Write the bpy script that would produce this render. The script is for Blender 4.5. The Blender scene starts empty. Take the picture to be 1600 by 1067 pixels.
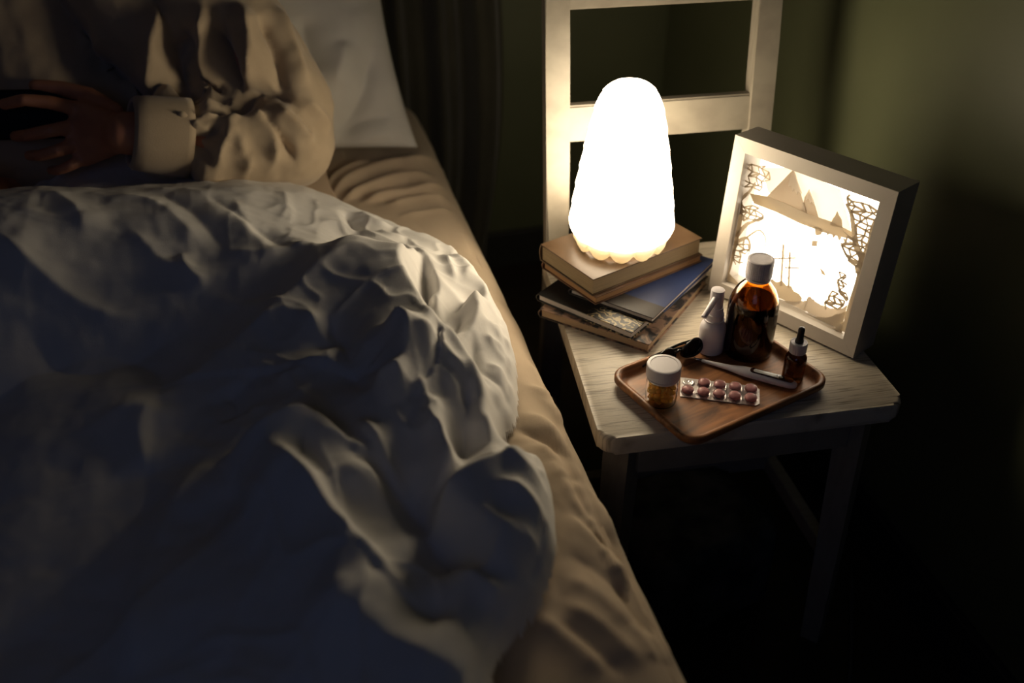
import bpy, bmesh, math, random
import numpy as np
from mathutils import Vector, Matrix, Quaternion
from mathutils.bvhtree import BVHTree
random.seed(7); rng = np.random.default_rng(7)
PI = math.pi
S = bpy.context.scene
COL = S.collection
# ---------------------------------------------------------------- camera maths (measuring helper)
FPX = 1555.0; TH = math.radians(34.8); PS = math.radians(14.7)
CAM = Vector((0, 0, 1.2))
FW = Vector((math.sin(PS)*math.cos(TH), math.cos(PS)*math.cos(TH), -math.sin(TH)))
RT = Vector((math.cos(PS), -math.sin(PS), 0)); UP = RT.cross(FW)
def ray(x, y): return FW + RT*((x-800)/FPX) - UP*((y-533.5)/FPX)
def AZ(x, y, z): d = ray(x, y); return CAM + d*((z-1.2)/d.z)
def AY(x, y, Y): d = ray(x, y); return CAM + d*(Y/d.y)
def AP(x, y, p0, n): d = ray(x, y); return CAM + d*((p0-CAM).dot(n)/d.dot(n))

# ---------------------------------------------------------------- materials
def mat(name, col, rough=.6, metal=0, trans=0, ior=1.45, spec=.5, emit=None, es=0, sheen=0, coat=0):
    m = bpy.data.materials.new(name); m.use_nodes = True
    b = m.node_tree.nodes['Principled BSDF']
    b.inputs['Base Color'].default_value = (*col, 1); b.inputs['Roughness'].default_value = rough
    b.inputs['Metallic'].default_value = metal; b.inputs['Transmission Weight'].default_value = trans
    b.inputs['IOR'].default_value = ior; b.inputs['Specular IOR Level'].default_value = spec
    b.inputs['Sheen Weight'].default_value = sheen; b.inputs['Coat Weight'].default_value = coat
    if emit: b.inputs['Emission Color'].default_value = (*emit, 1); b.inputs['Emission Strength'].default_value = es
    return m
def nodes(m): return m.node_tree.nodes, m.node_tree.links, m.node_tree.nodes['Principled BSDF']
def noise_col(m, c1, c2, scale=(8,8,8), detail=5, lo=.35, hi=.65, bump=0, bdist=.002, dist=0, rot=(0,0,0)):
    N, L, b = nodes(m)
    tc = N.new('ShaderNodeTexCoord'); mp = N.new('ShaderNodeMapping'); mp.inputs['Scale'].default_value = scale
    mp.inputs['Rotation'].default_value = rot
    nz = N.new('ShaderNodeTexNoise'); nz.inputs['Scale'].default_value = 1; nz.inputs['Detail'].default_value = detail
    nz.inputs['Distortion'].default_value = dist
    cr = N.new('ShaderNodeValToRGB'); cr.color_ramp.elements[0].position = lo; cr.color_ramp.elements[1].position = hi
    cr.color_ramp.elements[0].color = (*c1, 1); cr.color_ramp.elements[1].color = (*c2, 1)
    L.new(tc.outputs['Object'], mp.inputs['Vector']); L.new(mp.outputs[0], nz.inputs['Vector'])
    L.new(nz.outputs['Fac'], cr.inputs[0]); L.new(cr.outputs[0], b.inputs['Base Color'])
    if bump:
        bp = N.new('ShaderNodeBump'); bp.inputs['Strength'].default_value = bump; bp.inputs['Distance'].default_value = bdist
        L.new(nz.outputs['Fac'], bp.inputs['Height']); L.new(bp.outputs[0], b.inputs['Normal'])
    return m
def fabric(name, c1, c2, weave=1400, wr=30, bump=.35, sheen=.15, rough=.9, bd=.0025):
    m = mat(name, c1, rough, sheen=sheen, spec=.2)
    noise_col(m, c1, c2, (14,14,14), 6, .3, .7)
    N, L, b = nodes(m)
    tc = N.new('ShaderNodeTexCoord')
    a = N.new('ShaderNodeTexNoise'); a.inputs['Scale'].default_value = wr; a.inputs['Detail'].default_value = 7; a.inputs['Roughness'].default_value = .6
    w = N.new('ShaderNodeTexNoise'); w.inputs['Scale'].default_value = weave; w.inputs['Detail'].default_value = 1
    L.new(tc.outputs['Object'], a.inputs['Vector']); L.new(tc.outputs['Object'], w.inputs['Vector'])
    b1 = N.new('ShaderNodeBump'); b1.inputs['Strength'].default_value = bump; b1.inputs['Distance'].default_value = bd
    b2 = N.new('ShaderNodeBump'); b2.inputs['Strength'].default_value = .35; b2.inputs['Distance'].default_value = .0006
    L.new(a.outputs['Fac'], b1.inputs['Height']); L.new(w.outputs['Fac'], b2.inputs['Height'])
    L.new(b1.outputs[0], b2.inputs['Normal']); L.new(b2.outputs[0], b.inputs['Normal'])
    return m
def emis(name, col, s):
    m = bpy.data.materials.new(name); m.use_nodes = True; N = m.node_tree.nodes; N.clear()
    e = N.new('ShaderNodeEmission'); e.inputs[0].default_value = (*col, 1); e.inputs[1].default_value = s
    o = N.new('ShaderNodeOutputMaterial'); m.node_tree.links.new(e.outputs[0], o.inputs[0]); return m
def paper(name, dcol, tcol):
    m = bpy.data.materials.new(name); m.use_nodes = True; N = m.node_tree.nodes; N.clear(); L = m.node_tree.links
    d = N.new('ShaderNodeBsdfDiffuse'); d.inputs[0].default_value = (*dcol, 1)
    t = N.new('ShaderNodeBsdfTranslucent'); t.inputs[0].default_value = (*tcol, 1)
    a = N.new('ShaderNodeAddShader'); o = N.new('ShaderNodeOutputMaterial')
    L.new(d.outputs[0], a.inputs[0]); L.new(t.outputs[0], a.inputs[1]); L.new(a.outputs[0], o.inputs[0]); return m

M = {}
M['wall'] = noise_col(mat('olive_paint', (.13,.14,.07), .5, spec=.4), (.08,.088,.045), (.105,.113,.060), (3,3,3), 6, .3, .7, .06)
M['floor'] = noise_col(mat('dark_floor', (.03,.022,.015), .5), (.012,.009,.006), (.03,.02,.013), (2,14,2), 6, .3, .7, .1)
M['trim'] = mat('dark_trim', (.02,.02,.016), .5)
M['curtain'] = fabric('curtain_cloth', (.045,.043,.03), (.06,.056,.04), 900, 20)
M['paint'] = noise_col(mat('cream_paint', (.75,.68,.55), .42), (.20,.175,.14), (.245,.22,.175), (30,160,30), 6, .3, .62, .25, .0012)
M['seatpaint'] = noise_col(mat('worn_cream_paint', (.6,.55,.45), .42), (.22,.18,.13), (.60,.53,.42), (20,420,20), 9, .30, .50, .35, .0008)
M['duvet'] = fabric('duvet_cotton', (.72,.70,.67), (.78,.76,.73), 1500, 42, .4, bd=.0013)
M['sheet'] = fabric('tan_sheet', (.56,.44,.31), (.62,.49,.35), 1500, 22, .35)
M['pillow'] = fabric('pillow_cotton', (.62,.60,.56), (.68,.66,.62), 1500, 18, .3)
M['tan_pillow'] = fabric('tan_pillow_cotton', (.50,.37,.25), (.56,.42,.29), 1500, 18, .3)
M['sweat'] = fabric('beige_jersey', (.42,.33,.225), (.50,.40,.28), 700, 60, .2, .3, .95, .001)
M['dark_cloth'] = fabric('black_jersey', (.02,.02,.02), (.03,.03,.03), 700, 60, .2)
M['skin'] = noise_col(mat('skin', (.42,.2,.12), .5), (.52,.21,.11), (.60,.28,.16), (25,25,25), 4, .3, .7, .15, .001)
M['hair'] = noise_col(mat('hair', (.03,.018,.01), .45), (.02,.012,.008), (.05,.03,.018), (60,60,8), 5, .3, .7, .6)
M['bedbase'] = fabric('bed_base_cloth', (.02,.02,.022), (.03,.03,.03), 900, 20)
M['wood'] = noise_col(mat('acacia_wood', (.2,.09,.035), .42), (.085,.030,.010), (.47,.195,.066), (9,55,55), 8, .3, .68, .25, .001, 1.2)
M['lamp'] = emis('lamp_glow', (1, .82, .57), 10.5)
M['lampbase'] = paper('lamp_silicone', (.62,.60,.54), (.28,.25,.20))
M['panel'] = emis('panel_glow', (1, .86, .66), 3.5)
M['paper'] = paper('cut_paper', (.34,.30,.24), (.25,.215,.165))
M['paper2'] = paper('cut_paper_far', (.30,.27,.23), (.33,.295,.25))
M['paper3'] = paper('thin_paper', (.3,.28,.25), (.50,.475,.44))
M['frame'] = noise_col(mat('white_frame', (.7,.64,.54), .4), (.38,.34,.29), (.42,.38,.33), (20,20,20), 4, .3, .7, .05)
M['fside'] = mat('frame_interior', (.6,.52,.42), .6)
M['frameback'] = mat('frame_back_board', (.12,.08,.05), .7)
M['white'] = mat('white_plastic', (.72,.68,.70), .38)
M['whitecap'] = noise_col(mat('white_cap_plastic', (.72,.68,.70), .4), (.68,.64,.66), (.74,.70,.72), (200,200,200), 4, .4, .6, .3, .0006)
M['amber'] = mat('amber_glass', (.66,.29,.05), .02, trans=1, ior=1.5)
M['syrup'] = mat('dark_syrup', (.010,.003,.001), .03, trans=.02, ior=1.36, spec=.5)
M['amber2'] = mat('dark_amber_glass', (.16,.045,.012), .06, trans=.6, ior=1.5)
M['glass'] = mat('clear_glass', (.99,.99,.98), .01, trans=1, ior=1.2)
M['gold'] = mat('golden_gel', (1,.66,.12), .04, trans=.55, ior=1.3, coat=.5)
M['rubber'] = mat('black_rubber', (.018,.018,.022), .35)
M['blackgloss'] = mat('black_gloss', (.01,.01,.01), .12)
M['phone'] = mat('phone_black', (.006,.006,.006), .55, spec=.2)
M['foil'] = noise_col(mat('blister_foil', (.75,.70,.68), .32, .75), (.62,.57,.56), (.8,.76,.74), (350,350,350), 2, .35, .65, .3, .0004)
M['blister'] = mat('clear_blister', (.95,.93,.93), .05, trans=1, ior=1.2)
M['pill'] = mat('pink_pill', (.46,.20,.20), .45)
M['lcd'] = mat('lcd_grey', (.66,.65,.60), .4)
M['lcdark'] = mat('lcd_dark', (.05,.02,.015), .15)
M['metal'] = mat('steel', (.6,.6,.6), .25, 1)
M['cord'] = mat('cord_grey', (.05,.05,.05), .5)
M['bag'] = noise_col(mat('storage_cloth', (.05,.05,.04), .9), (.02,.025,.015), (.08,.08,.06), (18,18,18), 3, .4, .6, .3)
def book_pages(name, c):
    return noise_col(mat(name, c, .8), tuple(k*.78 for k in c), c, (25,25,1500), 3, .35, .6, .4, .0006)
M['pg1'] = book_pages('pages_cream', (.33,.24,.135)); M['pg2'] = book_pages('pages_orange', (.37,.20,.09))
M['pgw'] = book_pages('pages_white', (.52,.47,.43)); M['pg5'] = book_pages('pages_tan', (.40,.28,.17))
M['cv1'] = noise_col(mat('brown_cover', (.25,.13,.06), .38), (.085,.05,.026), (.12,.072,.04), (40,40,40), 5, .3, .7, .1)
M['cv2'] = noise_col(mat('dark_brown_cover', (.14,.07,.035), .45), (.10,.05,.025), (.18,.09,.05), (40,40,40), 5, .3, .7, .1)
def two_tone(name, c1, c2, axis, pos, rough=.35):
    m = mat(name, c1, rough); N, L, b = nodes(m)
    tc = N.new('ShaderNodeTexCoord'); sp = N.new('ShaderNodeSeparateXYZ'); cr = N.new('ShaderNodeValToRGB')
    mr = N.new('ShaderNodeMapRange'); mr.inputs['From Min'].default_value = pos-.0008; mr.inputs['From Max'].default_value = pos+.0008
    cr.color_ramp.elements[0].color = (*c1,1); cr.color_ramp.elements[1].color = (*c2,1)
    L.new(tc.outputs['Object'], sp.inputs[0]); L.new(sp.outputs[axis], mr.inputs['Value']); L.new(mr.outputs[0], cr.inputs[0])
    L.new(cr.outputs[0], b.inputs['Base Color']); return m
M['cv3'] = two_tone('blue_cover', (.022,.016,.014), (.018,.034,.11), 0, .032, .5)
def gold_pattern(name):
    m = mat(name, (.02,.02,.02), .4); N, L, b = nodes(m)
    tc = N.new('ShaderNodeTexCoord'); w = N.new('ShaderNodeTexWave'); w.inputs['Scale'].default_value = 30
    w.inputs['Distortion'].default_value = 14; w.inputs['Detail'].default_value = 2; w.inputs['Detail Scale'].default_value = 2.2
    cr = N.new('ShaderNodeValToRGB'); cr.color_ramp.elements[0].position = .55; cr.color_ramp.elements[1].position = .7
    cr.color_ramp.elements[0].color = (.018,.017,.016,1); cr.color_ramp.elements[1].color = (.42,.33,.17,1)
    ln = N.new('ShaderNodeVectorMath'); ln.operation = 'LENGTH'; mr = N.new('ShaderNodeMapRange'); mr.inputs['From Min'].default_value = .05; mr.inputs['From Max'].default_value = .11
    mr.inputs['To Min'].default_value = 1; mr.inputs['To Max'].default_value = 0; mx = N.new('ShaderNodeMath'); mx.operation = 'MULTIPLY'
    L.new(tc.outputs['Object'], ln.inputs[0]); L.new(ln.outputs['Value'], mr.inputs['Value']); L.new(w.outputs['Fac'], mx.inputs[0]); L.new(mr.outputs[0], mx.inputs[1])
    L.new(tc.outputs['Object'], w.inputs['Vector']); L.new(mx.outputs[0], cr.inputs[0]); L.new(cr.outputs[0], b.inputs['Base Color'])
    return m
M['cv4'] = gold_pattern('gold_pattern_cover')
M['cv5'] = noise_col(mat('worn_marbled_cover', (.2,.1,.06), .5), (.03,.025,.025), (.34,.21,.14), (38,38,38), 8, .44, .56, .3, .001, 1.5)

# ---------------------------------------------------------------- object helpers
def setp(o, label=None, cat=None, group=None, kind=None):
    if label: o['label'] = label
    if cat: o['category'] = cat
    if group: o['group'] = group
    if kind: o['kind'] = kind
    return o
def empty(name, loc=(0,0,0), rz=0, **k):
    o = bpy.data.objects.new(name, None); COL.objects.link(o); o.location = loc; o.rotation_euler = (0,0,rz)
    o.empty_display_size = .02
    return setp(o, **k)
def link(name, me, m, parent=None, smooth=True, **k):
    o = bpy.data.objects.new(name, me); COL.objects.link(o)
    if m: me.materials.append(m)
    if smooth: me.polygons.foreach_set('use_smooth', [True]*len(me.polygons))
    if parent: o.parent = parent
    return setp(o, **k)
def bobj(name, bm, m, parent=None, smooth=False, angle=None, **k):
    bmesh.ops.recalc_face_normals(bm, faces=bm.faces)
    me = bpy.data.meshes.new(name); bm.to_mesh(me); bm.free()
    o = link(name, me, m, parent, smooth or angle is not None, **k)
    if angle is not None: me.set_sharp_from_angle(angle=math.radians(angle))
    return o
def add_box(bm, c, s, bev=0, rot=None, seg=2):
    r = bmesh.ops.create_cube(bm, size=1); vs = r['verts']
    for v in vs: v.co = Vector((v.co.x*s[0], v.co.y*s[1], v.co.z*s[2]))
    if bev:
        es = list({e for v in vs for e in v.link_edges})
        g = bmesh.ops.bevel(bm, geom=es, offset=bev, segments=seg, affect='EDGES', profile=.5)
        vs = list({v for v in g['verts']} | {v for v in vs if v.is_valid})
    for v in vs:
        if rot: v.co = rot @ v.co
        v.co += Vector(c)
    return vs
def add_prism(bm, pts, z0, z1, bev=0, seg=2, topbev=True):
    lo = [bm.verts.new((p[0], p[1], z0)) for p in pts]; hi = [bm.verts.new((p[0], p[1], z1)) for p in pts]
    n = len(pts); fb = bm.faces.new(lo[::-1]); ft = bm.faces.new(hi)
    for i in range(n): bm.faces.new((lo[i], lo[(i+1)%n], hi[(i+1)%n], hi[i]))
    if bev:
        es = list(ft.edges) + list(fb.edges)
        bmesh.ops.bevel(bm, geom=es, offset=bev, segments=seg, affect='EDGES', profile=.5)
def rounded(pts, r, n=6):
    out = []; N = len(pts)
    for i in range(N):
        p = Vector(pts[i]); a = (Vector(pts[i-1])-p).normalized(); b = (Vector(pts[(i+1)%N])-p).normalized()
        rr = r[i] if isinstance(r, (list, tuple)) else r
        half = a.angle(b)/2; t = rr/math.tan(half); c = p + (a+b).normalized()*(rr/math.sin(half))
        s = p+a*t; e = p+b*t
        a0 = math.atan2(s.y-c.y, s.x-c.x); a1 = math.atan2(e.y-c.y, e.x-c.x)
        d = (a1-a0+PI) % (2*PI) - PI
        for k in range(n+1):
            q = a0+d*k/n; out.append((c.x+rr*math.cos(q), c.y+rr*math.sin(q)))
    return out
def add_lathe(bm, prof, n=48, c=(0,0,0), cap0=True, cap1=True):
    rings = []
    for r, z in prof:
        rings.append([bm.verts.new((c[0]+r*math.cos(2*PI*i/n), c[1]+r*math.sin(2*PI*i/n), c[2]+z)) for i in range(n)])
    for a, b in zip(rings, rings[1:]):
        for i in range(n): bm.faces.new((a[i], a[(i+1)%n], b[(i+1)%n], b[i]))
    if cap0: bm.faces.new(rings[0][::-1])
    if cap1: bm.faces.new(rings[-1])
def add_tube(bm, pts, rad, n=10, flat=1, upv=None):
    pts = [Vector(p) for p in pts]; rings = []
    if not isinstance(rad, (list, tuple)): rad = [rad]*len(pts)
    t0 = (pts[1]-pts[0]).normalized(); nrm = (upv or (Vector((0,0,1)) if abs(t0.z) < .9 else Vector((1,0,0))))
    for i, p in enumerate(pts):
        t = (pts[min(i+1, len(pts)-1)]-pts[max(i-1, 0)]).normalized()
        nrm = (nrm - t*nrm.dot(t)).normalized(); bn = t.cross(nrm)
        rings.append([bm.verts.new(p + (bn*math.cos(2*PI*k/n) + nrm*flat*math.sin(2*PI*k/n))*rad[i]) for k in range(n)])
    for a, b in zip(rings, rings[1:]):
        for i in range(n): bm.faces.new((a[i], a[(i+1)%n], b[(i+1)%n], b[i]))
    bm.faces.new(rings[0][::-1]); bm.faces.new(rings[-1])
def spline(pts, n=8):
    pts = [Vector(p) for p in pts]; P = [pts[0]*2-pts[1]] + pts + [pts[-1]*2-pts[-2]]; out = []
    for i in range(1, len(P)-2):
        for k in range(n):
            t = k/n
            out.append(.5*((2*P[i]) + (-P[i-1]+P[i+1])*t + (2*P[i-1]-5*P[i]+4*P[i+1]-P[i+2])*t*t + (-P[i-1]+3*P[i]-3*P[i+1]+P[i+2])*t**3))
    out.append(pts[-1]); return out
def mesh_np(name, V, F):
    me = bpy.data.meshes.new(name); me.from_pydata([tuple(v) for v in V], [], [tuple(int(i) for i in f) for f in F]); me.update(); return me
# value noise, fbm (numpy)
def vnoise(P, seed=0):
    Pi = np.floor(P).astype(np.int64); f = P-Pi; f = f*f*f*(f*(f*6-15)+10); out = 0
    for dx in (0,1):
        for dy in (0,1):
            for dz in (0,1):
                q = Pi+np.array([dx,dy,dz]); h = (q[:,0]*374761393 + q[:,1]*668265263 + q[:,2]*2147483647 + seed*1274126177) & 0xffffffff
                h = ((h ^ (h >> 13))*1274126177) & 0xffffffff; h = ((h ^ (h >> 16)) & 0xffff)/65535.*2-1
                w = (f[:,0] if dx else 1-f[:,0])*(f[:,1] if dy else 1-f[:,1])*(f[:,2] if dz else 1-f[:,2])
                out = out + h*w
    return out
def fbm(P, seed=0, o=4, g=.5):
    r = 0; a = 1
    for i in range(o): r = r + a*vnoise(P*2**i + 17.3*i, seed+i); a *= g
    return r
def grid_normals(V, ny, nx):
    G = V.reshape(ny, nx, 3); du = np.gradient(G, axis=1); dv = np.gradient(G, axis=0)
    n = np.cross(du, dv); n /= np.linalg.norm(n, axis=2, keepdims=True)+1e-12; return n.reshape(-1, 3)
def grid_faces(ny, nx):
    i = np.arange(ny-1)[:,None]*nx + np.arange(nx-1)[None,:]; i = i.ravel()
    return np.stack([i, i+1, i+nx+1, i+nx], 1)
def stroke(V, N, pts, A, wl, wr, taper=.25):
    """fold along a polyline lying on the cloth; wl is its reach to the left of travel, wr to the right"""
    P = np.array([tuple(p) for p in spline(pts, 4)]); best = np.full(len(V), 1e9); sd = np.zeros(len(V)); tt = np.zeros(len(V))
    seg = np.linalg.norm(np.diff(P, axis=0), axis=1); cum = np.concatenate([[0], np.cumsum(seg)]); Lt = cum[-1]
    lo = P.min(0)-4*max(wl, wr); hi = P.max(0)+4*max(wl, wr)
    idx = np.where(((V > lo) & (V < hi)).all(1))[0]
    if len(idx) == 0: return np.zeros(len(V))
    v = V[idx]; n = N[idx]; b = np.full(len(idx), 1e9); s = np.zeros(len(idx)); tq = np.zeros(len(idx))
    for k in range(len(P)-1):
        a = P[k]; d = P[k+1]-a; L2 = d@d
        if L2 < 1e-12: continue
        t = np.clip(((v-a)@d)/L2, 0, 1); w = v-(a+t[:,None]*d); w = w-n*(w*n).sum(1)[:,None]; ds = np.linalg.norm(w, axis=1)
        m = ds < b; side = (np.cross(d, w)*n).sum(1)
        b[m] = ds[m]; s[m] = side[m]; tq[m] = (cum[k]+t[m]*seg[k])/Lt
    # smooth side blend so that the width changes gently
    sg = np.tanh(s/(np.abs(s).mean()*.02+1e-9)*.5)*.5+.5
    w = wr + (wl-wr)*sg
    f = np.exp(-np.abs(b/w)**1.3)
    e = np.clip(np.minimum(tq, 1-tq)/taper, 0, 1); e = e*e*(3-2*e); e = .15+.85*e
    out = np.zeros(len(V)); out[idx] = A*f*e; return out

# ---------------------------------------------------------------- setting
WX, WY = .85, 1.99
BZ = 0.462          # height of the mattress top
bm = bmesh.new(); add_box(bm, (-.6, .2, -.05), (3.0, 3.7, .1)); bobj('floor', bm, M['floor'], kind='structure')
bm = bmesh.new(); add_box(bm, (-.6, WY+.05, 1.2), (3.1, .1, 2.5)); bobj('wall_back', bm, M['wall'], kind='structure')
bm = bmesh.new(); add_box(bm, (WX+.05, .15, 1.2), (.1, 3.6, 2.5)); bobj('wall_right', bm, M['wall'], kind='structure')
bm = bmesh.new(); add_box(bm, (-2.15, .15, 1.2), (.1, 3.6, 2.5)); bobj('wall_left', bm, M['wall'], kind='structure')
bm = bmesh.new(); add_box(bm, (-.6, .2, 2.5), (3.0, 3.7, .1)); bobj('ceiling', bm, M['frame'], kind='structure')
bm = bmesh.new(); add_box(bm, (-.6+.0, WY-.008, .045), (2.9, .016, .09), .003); bobj('baseboard_back', bm, M['trim'], kind='structure')
bm = bmesh.new(); add_box(bm, (WX-.008, .15, .045), (.016, 3.53, .09), .003); bobj('baseboard_right', bm, M['trim'], kind='structure')

# curtain
nx, ny = 260, 60
U = np.linspace(0, 1, nx); Z = np.linspace(.03, 2.25, ny); UU, ZZ = np.meshgrid(U, Z)
X = .21 + UU*(.264+.02*np.sin(ZZ*3.6)-.03*np.exp(-((ZZ-.0)/.25)**2)); Yc = 1.92 + .028*np.sin(UU*2*PI*3.1+.6+.15*np.sin(ZZ*4)) + .010*np.sin(UU*2*PI*7.3+ZZ)
V = np.stack([X, Yc, ZZ], -1).reshape(-1, 3)
o = link('curtain', mesh_np('curtain', V, grid_faces(ny, nx)), M['curtain'], label='dark olive-black curtain hanging in folds beside the head of the bed', cat='curtain')
md = o.modifiers.new('s', 'SOLIDIFY'); md.thickness = .002

# ---------------------------------------------------------------- bed
HEADY = 1.87
bed = empty('bed', (-.43, 1.0, 0), label='bed with a dark fabric base under the white duvet and tan sheet', cat='bed')
def loc_in(bm, c):
    for v in bm.verts: v.co -= Vector(c)
    return bm
BC = (-.43, 1.0, 0)
bm = bmesh.new(); add_prism(bm, rounded([(-1.13,-.2),(.28,-.2),(.28,HEADY-.02),(-1.13,HEADY-.02)], .06), .24, BZ-.012, .02, 3); bobj('mattress', loc_in(bm, BC), M['sheet'], bed, angle=50)
bm = bmesh.new(); add_prism(bm, rounded([(-1.12,-.19),(.268,-.19),(.268,HEADY-.03),(-1.12,HEADY-.03)], .03), .09, .238, .006); bobj('base', loc_in(bm, BC), M['bedbase'], bed, angle=40)
for sx in (-1.07, .2):
    for sy in (-.12, 1.74):
        bm = bmesh.new(); add_lathe(bm, [(.02, 0), (.028, .09)], 20, (sx, sy, 0)); bobj('leg', loc_in(bm, BC), M['trim'], bed, smooth=False)
# fitted sheet: top, rounded edge, hanging side
xs = [-1.133] + list(np.linspace(-1.12, -.1, 60)) + list(np.linspace(-.096, .239, 98)); prof = [(x, BZ) for x in xs]
R0 = .063
for a in np.linspace(0, PI/2, 34)[1:]: prof.append((.239+R0*math.sin(a), BZ-R0+R0*math.cos(a)))
for z in np.linspace(BZ-R0-.004, .245, 34): prof.append((.302-.014*((BZ-R0-z)/.145)**3, z))
prof = np.array(prof); ys = np.linspace(-.21, HEADY, 560); nx = len(prof); ny = len(ys)
V = np.zeros((ny, nx, 3)); V[:,:,0] = prof[None,:,0]; V[:,:,2] = prof[None,:,1]; V[:,:,1] = ys[:,None]
V = V.reshape(-1, 3); F = grid_faces(ny, nx); N0 = grid_normals(V, ny, nx)
if N0[10,2] < 0: N0 = -N0
bvh = BVHTree.FromPolygons([Vector(v) for v in V], [tuple(f) for f in F])
def hitter(bvh, fallback):
    def h(x, y):
        d = ray(x, y).normalized(); p, n, i, dd = bvh.ray_cast(CAM, d)
        return p if p is not None else fallback(x, y)
    return h
hs = hitter(bvh, lambda x, y: AZ(x, y, BZ))
disp = np.zeros(len(V))
SHEET = [  # pixel polyline, amplitude, left reach, right reach
 ([(512,318),(545,285),(600,262),(650,255),(690,268)], .010,.012,.016),
 ([(505,300),(540,268),(590,252)], .007,.008,.01),
 ([(530,322),(570,298),(620,282),(680,280)], .010,.010,.012),
 ([(560,322),(600,308),(650,300),(700,300)], .008,.008,.010),
 ([(600,325),(650,314),(705,318)], .006,.008,.010),
 ([(620,340),(670,332),(710,335)], .004,.008,.010),
 ([(540,305),(590,282),(650,270)], -.008,.007,.007),
 ([(545,318),(600,294),(660,289)], -.007,.006,.006),
 ([(585,320),(640,306),(690,308)], -.006,.006,.006),
 ([(820,560),(840,600),(850,640)], .005,.008,.008),
 ([(815,600),(850,630),(880,680)], .006,.006,.010),
 ([(812,650),(850,665),(900,710),(935,770)], .009,.008,.012),
 ([(795,668),(850,690),(900,740),(930,790)], -.008,.008,.008),
 ([(870,700),(905,745),(945,820),(970,860)], .008,.008,.012),
 ([(862,720),(900,790),(950,860)], .006,.007,.010),
 ([(880,780),(920,830),(985,900),(1010,940)], -.004,.007,.007),
 ([(885,800),(930,850),(990,930)], .005,.008,.010),
 ([(880,860),(940,900),(1000,960),(1040,1010)], -.004,.012,.010),
 ([(880,900),(930,930),(990,990)], .005,.012,.014),
 ([(870,940),(940,980),(1010,1050)], .006,.012,.014),
 ([(830,960),(900,1010),(950,1060)], .006,.012,.014),
 ([(870,970),(930,1020),(980,1060)], -.004,.008,.008),
 ([(720,365),(735,400)], .004,.012,.012),
]
for pts, A, wl, wr in SHEET: disp += stroke(V, N0, [hs(*p) for p in pts], A*(1.35 if pts[0][1] < 345 else 1), wl, wr)
for k in range(26):
    q = random.uniform(0, 1); x0 = 815+q*190+random.uniform(-10, 10); y0 = 600+q*400+random.uniform(-25, 25); ln = random.uniform(40, 110)
    disp += stroke(V, N0, [hs(x0, y0), hs(x0+ln*.35, y0+ln*.42), hs(x0+ln*.62, y0+ln)], random.choice((1,-1))*random.uniform(.0022,.0045), .005, .006)
disp += .0013*fbm(V*np.array([14, 9, 14]), 3, 3)
disp += .0022*np.abs(vnoise(V*np.array([30,14,20]) + .8*vnoise(V*9, 5)[:,None], 9))
V = V + N0*disp[:,None]
top = V[:,2] < .2
sheet = link('fitted_sheet', mesh_np('fitted_sheet', V, F), M['sheet'], label='tan fitted sheet stretched over the mattress edge, creased beside the duvet', cat='sheet')
md = sheet.modifiers.new('s', 'SOLIDIFY'); md.thickness = .001; md.offset = 1

# ---------------------------------------------------------------- duvet
OUT = [(-700,700),(-700,420),(-60,400),(0,352),(60,312),(112,276),(200,262),(300,268),(400,285),(470,315),(545,330),(600,340),(652,360),(700,385),(740,415),
       (775,460),(798,500),(806,545),(812,600),(808,640),(790,668),(784,690),(812,700),(850,712),(864,760),(872,820),(868,880),(845,935),(800,985),(778,1030),(772,1090),(780,1300),(-500,1300)]
OUT = [(x, y) for x, y in OUT]
poly = [AZ(x, y, BZ+.033) for x, y in OUT]
poly = [Vector((max(p.x, -1.09), max(p.y, .12), 0)) for p in poly]
poly[0].xy = (-1.09, 1.30); poly[1].xy = (-1.09, 1.42); poly[2].xy = (-.75, 1.44); poly[-1].xy = (-1.09, .12)
poly = spline([Vector((p.x, p.y, 0)) for p in poly] + [Vector((poly[0].x, poly[0].y, 0))], 4)[:-1]
PP = np.array([(p.x, p.y) for p in poly])
def sdf(Q):
    d = np.full(len(Q), 1e9); ins = np.zeros(len(Q), bool); n = len(PP)
    for i in range(n):
        a = PP[i]; b = PP[(i+1)%n]; e = b-a; L2 = e@e+1e-12
        t = np.clip(((Q-a)@e)/L2, 0, 1); w = Q-a-t[:,None]*e; d = np.minimum(d, np.hypot(w[:,0], w[:,1]))
        c = ((a[1] > Q[:,1]) != (b[1] > Q[:,1])) & (Q[:,0] < (b[0]-a[0])*(Q[:,1]-a[1])/(b[1]-a[1]+1e-15)+a[0]); ins ^= c
    return np.where(ins, d, -d)
gx = np.concatenate([np.arange(-1.1, -.5, .008), np.arange(-.5, .32, .0029)]); gy = np.concatenate([np.arange(.1, .45, .004), np.arange(.45, 1.69, .0029)])
nx, ny = len(gx), len(gy); GX, GY = np.meshgrid(gx, gy); Q = np.stack([GX.ravel(), GY.ravel()], 1)
D = sdf(Q)
def smooth(x, a, b): t = np.clip((x-a)/(b-a), 0, 1); return t*t*(3-2*t)
def gauss(cx, cy, sx, sy, rot=0):
    c, s = math.cos(rot), math.sin(rot); x = Q[:,0]-cx; y = Q[:,1]-cy; u = c*x+s*y; v = -s*x+c*y
    return np.exp(-(u/sx)**2-(v/sy)**2)
def smooth(x, a, b): t = np.clip((x-a)/(b-a), 0, 1); return t*t*(3-2*t)
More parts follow.
